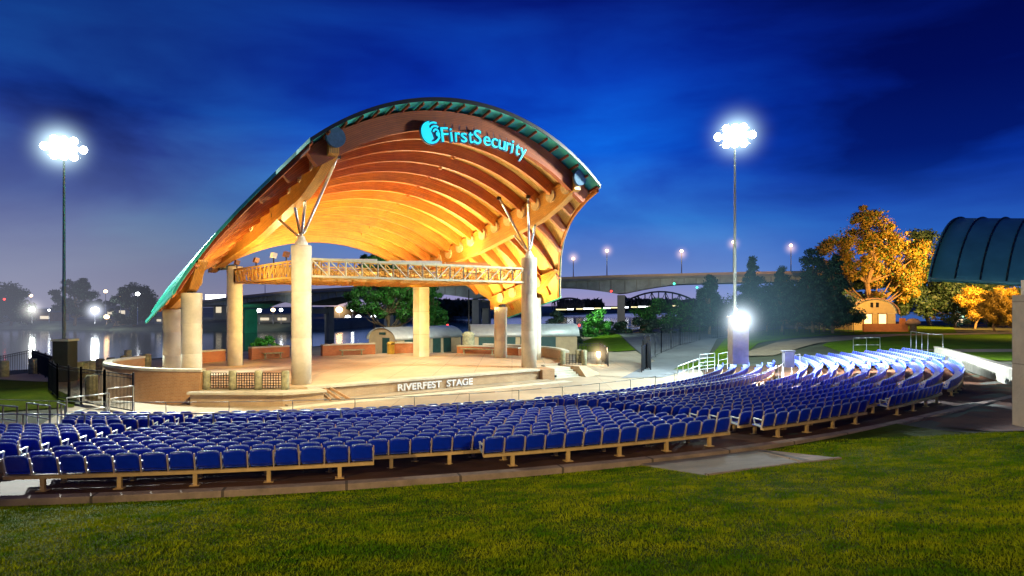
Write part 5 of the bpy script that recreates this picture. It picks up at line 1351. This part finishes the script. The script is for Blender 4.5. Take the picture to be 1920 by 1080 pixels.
# ------------------------------------------------------------------ lights
def spot(name, loc, tgt, power, col, ang, blend=.6, r=.25, ltype='SPOT'):
    l = bpy.data.lights.new(name, ltype); l.energy = power; l.color = col; l.shadow_soft_size = r
    if ltype == 'SPOT': l.spot_size = math.radians(ang); l.spot_blend = blend
    o = bpy.data.objects.new(name, l); COL.objects.link(o); o.location = loc
    d = Vector(tgt)-Vector(loc); o.rotation_euler = d.to_track_quat('-Z', 'Y').to_euler(); return o
LM_ = Vector(((120-960)/FPX*45, 44., 10.4+CZ))
WARM = (1., .80, .36); CREAM = (1., .80, .42); COOL = (.88, 1., .90)
# uplights on the truss wash the timber
for (u, v, p, tv_) in ((-4.6, 7, 2700, 0), (0, 7, 2900, 0), (4.6, 7, 3300, 0), (-5, 4.2, 3300, 9), (0, 4.2, 3500, 9), (5, 4.2, 3500, 9), (-3, 9.6, 1800, 11.5), (3, 9.6, 1800, 11.5), (5, 1, 900, 2), (-5, 1, 800, 2)):
    spot('truss_uplight', SP(u, v, 2.3), SP(u*.95, tv_, 7.5), p, WARM, 145, 1., .12)
spot('truss_uplight', SP(0, -1.0, 2.0), SP(2, -4, 9), 900, (.95, .9, .6), 100, 1., .2)  # added spot without a fixture, brightens the teal overhang
spot('truss_uplight', SP(5, -1.0, 2.0), SP(5, -4, 8.5), 900, (.95, .9, .6), 100, 1., .2)  # second added spot for the right part of the overhang
spot('mast_light', LM_, SP(-10, 0, 3), 26000, (.8, 1., .97), 26, 1., .4)
for (u, v) in ((-4, 11.5), (4, 11.)): spot('truss_uplight', SP(u, v, 2.1), SP(u*.8, v+1.2, 6), 700, WARM, 150, 1., .15)
# wings lit from the low columns
spot('wing_uplight', SP(9.0, 3, -.4), SP(9.8, 4.5, 5), 3600, WARM, 160, 1., .2)
spot('wing_uplight', SP(8.4, 7, -.4), SP(9.6, 6.5, 5), 2000, WARM, 160, 1., .2)
spot('wing_uplight', SP(-9.0, 5, -.4), SP(-9.0, 4., 5), 3400, WARM, 160, 1., .2)  # added warm spot to brighten the left beam and wing
# stage wash
for (u, v, p) in ((-3, 1, 1500), (3, 3, 1500), (4, 9, 1600)):
    spot('stage_downlight', SP(u, v, 1.1), SP(u, v+.5, -3.5), p, CREAM, 150, .8, .3)
spot('rear_column_light', SP(3., 7, 1.2), SP(6.4, 11.2, -1), 3300, (1., .62, .08), 60, .6, .2)
spot('rear_column_light', SP(-2., 7, 1.2), SP(-6, 11.9, -1), 3600, (1., .66, .15), 60, .6, .2)
spot('apron_light', SP(-10, -7, 3.5), SP(-8.5, 1.5, -3.6), 9000, (1., .74, .34), 90, .8, .4)
spot('front_light', SP(4, -13, 6), SP(0, -2.5, -4.3), 11000, (1., .86, .58), 52, .8, .4)
# masts
LM = Vector(((120-960)/FPX*45, 44., 10.4+CZ)); RM = Vector(((1378-960)/FPX*45, 44., 11.2+CZ))
spot('mast_light', LM, SP(-5, -3, -5), 42000, COOL, 62, .7, .6)
spot('mast_light', LM, W(-18, 24, -4), 16000, COOL, 100, .7, .6)
spot('mast_light', RM, SP(4, 0, -3), 32000, COOL, 120, .7, .6)
spot('mast_light', RM, W(27.5, 43, -4), 115000, (.85, .93, 1.), 52, 1., .6)
spot('pier_light', P(1404, 598, 43.2), W(23, 38, -4), 70000, (.9, .95, 1.), 158, 1., .3)
spot('pier_light', P(1400, 580, 47.6), W(30, 70, -4), 9000, (.6, .85, 1.), 170, .5, .4, 'POINT')  # added point light behind the pier, lifts the dark pines
spot('path_light', P(1122, 655, 57.5), W(0, 0, 0), 260, (1, .75, .45), 0, 0, .15, 'POINT')
# sodium lamps of the park
spot('park_light', W(70, 98, 7), W(74, 118, 6), 170000, (1., .52, .10), 110, 1., .15)
spot('park_light', W(48, 92, 6), W(55, 110, 4), 26000, (1., .52, .10), 120, 1., .15)
spot('park_light', W(62, 78, 8), W(64, 80, -4), 14000, (1., .62, .14), 150, 1., .15)
spot('park_light', W(74, 90, 6), W(78, 100, 1), 40000, (1., .55, .12), 130, 1., .15)
spot('park_light', W(11, 88, 1), W(13, 96, -2), 2600, (.75, 1., .7), 150, 1., .15)
spot('park_light', W(-14, 78, 5), W(-17, 92, 0), 7000, (.8, 1., .7), 100, 1., .15)
spot('park_light', W(-20, 58, -1), W(-22.5, 64, -4), 1500, (.8, 1., .6), 120, 1., .15)
spot('bridge_light', W(-89, 215, -6), W(-89, 232, -2), 2500, (.1, 1., .55), 120, 1., .15)
# lamp on the hill behind the viewer
spot('hill_lamp', W(-17, -5, 5.2), W(3, 15.8, -4), 17000, (1., .86, .42), 50, 1., .15)
spot('hill_lamp', W(15, -6, 5.2), W(2, 15.8, -4), 9500, (1., .86, .42), 50, 1., .15)
spot('park_light', W(13, 70, 4), W(12, 100, -5), 3500, (.75, .95, .9), 130, 1, .2, 'POINT')
spot('park_light', W(22, 62, 6), W(20, 68, -4), 5000, (.8, 1., .75), 140, 1, .2, 'POINT')
for x_ in (-60, -20, 30, 80): spot('bridge_light', W(x_, br_at(x_)[1]-22, -2), W(x_, br_at(x_)[1], 3), 3500, (.9, .95, .9), 130, 1., 1.)
spot('park_light', W(-14, 56, 4), W(-10, 68, -4), 5000, (1, .95, .8), 120, 1., .2)  # added lamp without a fixture, lights the left storage hut
spot('park_light', W(-2, 58, 4), W(0, 70, -4), 3500, (1, .95, .8), 120, 1., .2)  # added likewise for the right storage hut
spot('mast_light', LM, W(-10.5, 15.2, -4), 90000, (.9, 1, .95), 13, 1., .4)
# moonlit dusk
sun = bpy.data.lights.new('dusk_sun', 'SUN'); sun.energy = .04; sun.angle = math.radians(20); sun.color = (.5, .65, 1)
so = bpy.data.objects.new('dusk_sun', sun); COL.objects.link(so); so.rotation_euler = (math.radians(50), 0, math.radians(30))

# ------------------------------------------------------------------ sky
w = bpy.data.worlds.new('World'); sc.world = w; w.use_nodes = True
nt = w.node_tree; N = nt.nodes; L = nt.links; bg = N['Background']
tc = N.new('ShaderNodeTexCoord'); sp = N.new('ShaderNodeSeparateXYZ'); L.new(tc.outputs['Generated'], sp.inputs[0])
def ramp(cols, src):
    r = N.new('ShaderNodeValToRGB'); e = r.color_ramp.elements
    e[0].position = cols[0][0]; e[0].color = (*cols[0][1], 1); e[1].position = cols[-1][0]; e[1].color = (*cols[-1][1], 1)
    for p, c in cols[1:-1]: q = e.new(p); q.color = (*c, 1)
    L.new(src, r.inputs['Fac']); return r.outputs['Color']
left = ramp([(0, (.17, .165, .235)), (.06, (.13, .15, .25)), (.14, (.045, .085, .26)), (.25, (.008, .05, .27)), (.36, (.004, .022, .17)), (.5, (.003, .012, .11)), (1, (.002, .008, .06))], sp.outputs['Z'])
mid = ramp([(0, (.30, .25, .42)), (.05, (.14, .22, .50)), (.12, (.03, .15, .52)), (.22, (.003, .07, .52)), (.31, (.002, .035, .38)), (.42, (.002, .012, .17)), (1, (.002, .006, .06))], sp.outputs['Z'])
right = ramp([(0, (.06, .14, .40)), (.08, (.02, .10, .42)), (.18, (.003, .042, .34)), (.28, (.001, .016, .20)), (.42, (.001, .006, .10)), (1, (.001, .005, .05))], sp.outputs['Z'])
def maprange(src, a, b):
    m = N.new('ShaderNodeMapRange'); m.inputs['From Min'].default_value = a; m.inputs['From Max'].default_value = b; m.interpolation_type = 'SMOOTHSTEP'; L.new(src, m.inputs['Value']); return m.outputs['Result']
def mixc(f, a, b, bl='MIX'):
    m = N.new('ShaderNodeMix'); m.data_type = 'RGBA'; m.blend_type = bl
    if isinstance(f, float): m.inputs['Factor'].default_value = f
    else: L.new(f, m.inputs['Factor'])
    L.new(a, m.inputs['A']); L.new(b, m.inputs['B']); return m.outputs['Result']
c = mixc(maprange(sp.outputs['X'], -.5, -.05), left, mid); c = mixc(maprange(sp.outputs['X'], .12, .5), c, right)
mp = N.new('ShaderNodeMapping'); mp.inputs['Scale'].default_value = (1., 1., 3.6); mp.inputs['Rotation'].default_value = (0, math.radians(12), 0); L.new(tc.outputs['Generated'], mp.inputs['Vector'])
nz = N.new('ShaderNodeTexNoise'); nz.inputs['Scale'].default_value = 2.1; nz.inputs['Detail'].default_value = 6; nz.inputs['Roughness'].default_value = .5; nz.inputs['Distortion'].default_value = .35
L.new(mp.outputs['Vector'], nz.inputs['Vector'])
dark = ramp([(.34, (.24, .22, .40)), (.45, (.62, .58, .78)), (.54, (1.0, 1.05, 1.0)), (.66, (1.25, 1.7, 1.25))], nz.outputs['Fac'])
cl = N.new('ShaderNodeMapRange'); cl.inputs['From Min'].default_value = .02; cl.inputs['From Max'].default_value = .2; L.new(sp.outputs['Z'], cl.inputs['Value'])
c = mixc(cl.outputs['Result'], c, mixc(1.0, c, dark, 'MULTIPLY'))
L.new(c, bg.inputs['Color']); bg.inputs['Strength'].default_value = 1.22

# ------------------------------------------------------------------ camera
cam = bpy.data.cameras.new('camera'); cam.lens = 24; cam.sensor_width = 36; cam.shift_y = (574-540)/1920; cam.clip_end = 9000; cam.clip_start = .1
co = bpy.data.objects.new('camera', cam); COL.objects.link(co); co.location = (0, 0, CZ); co.rotation_euler = (math.radians(90), 0, 0)
sc.camera = co
sc.view_settings.view_transform = 'Standard'; sc.view_settings.look = 'None'; sc.view_settings.exposure = 0
sc.cycles.use_denoising = True
try: sc.cycles.denoiser = 'OPENIMAGEDENOISE'
except Exception: pass
sc.cycles.sample_clamp_indirect = 6; sc.cycles.max_bounces = 6
print('seats', len(seats), 'runs', len(runs))
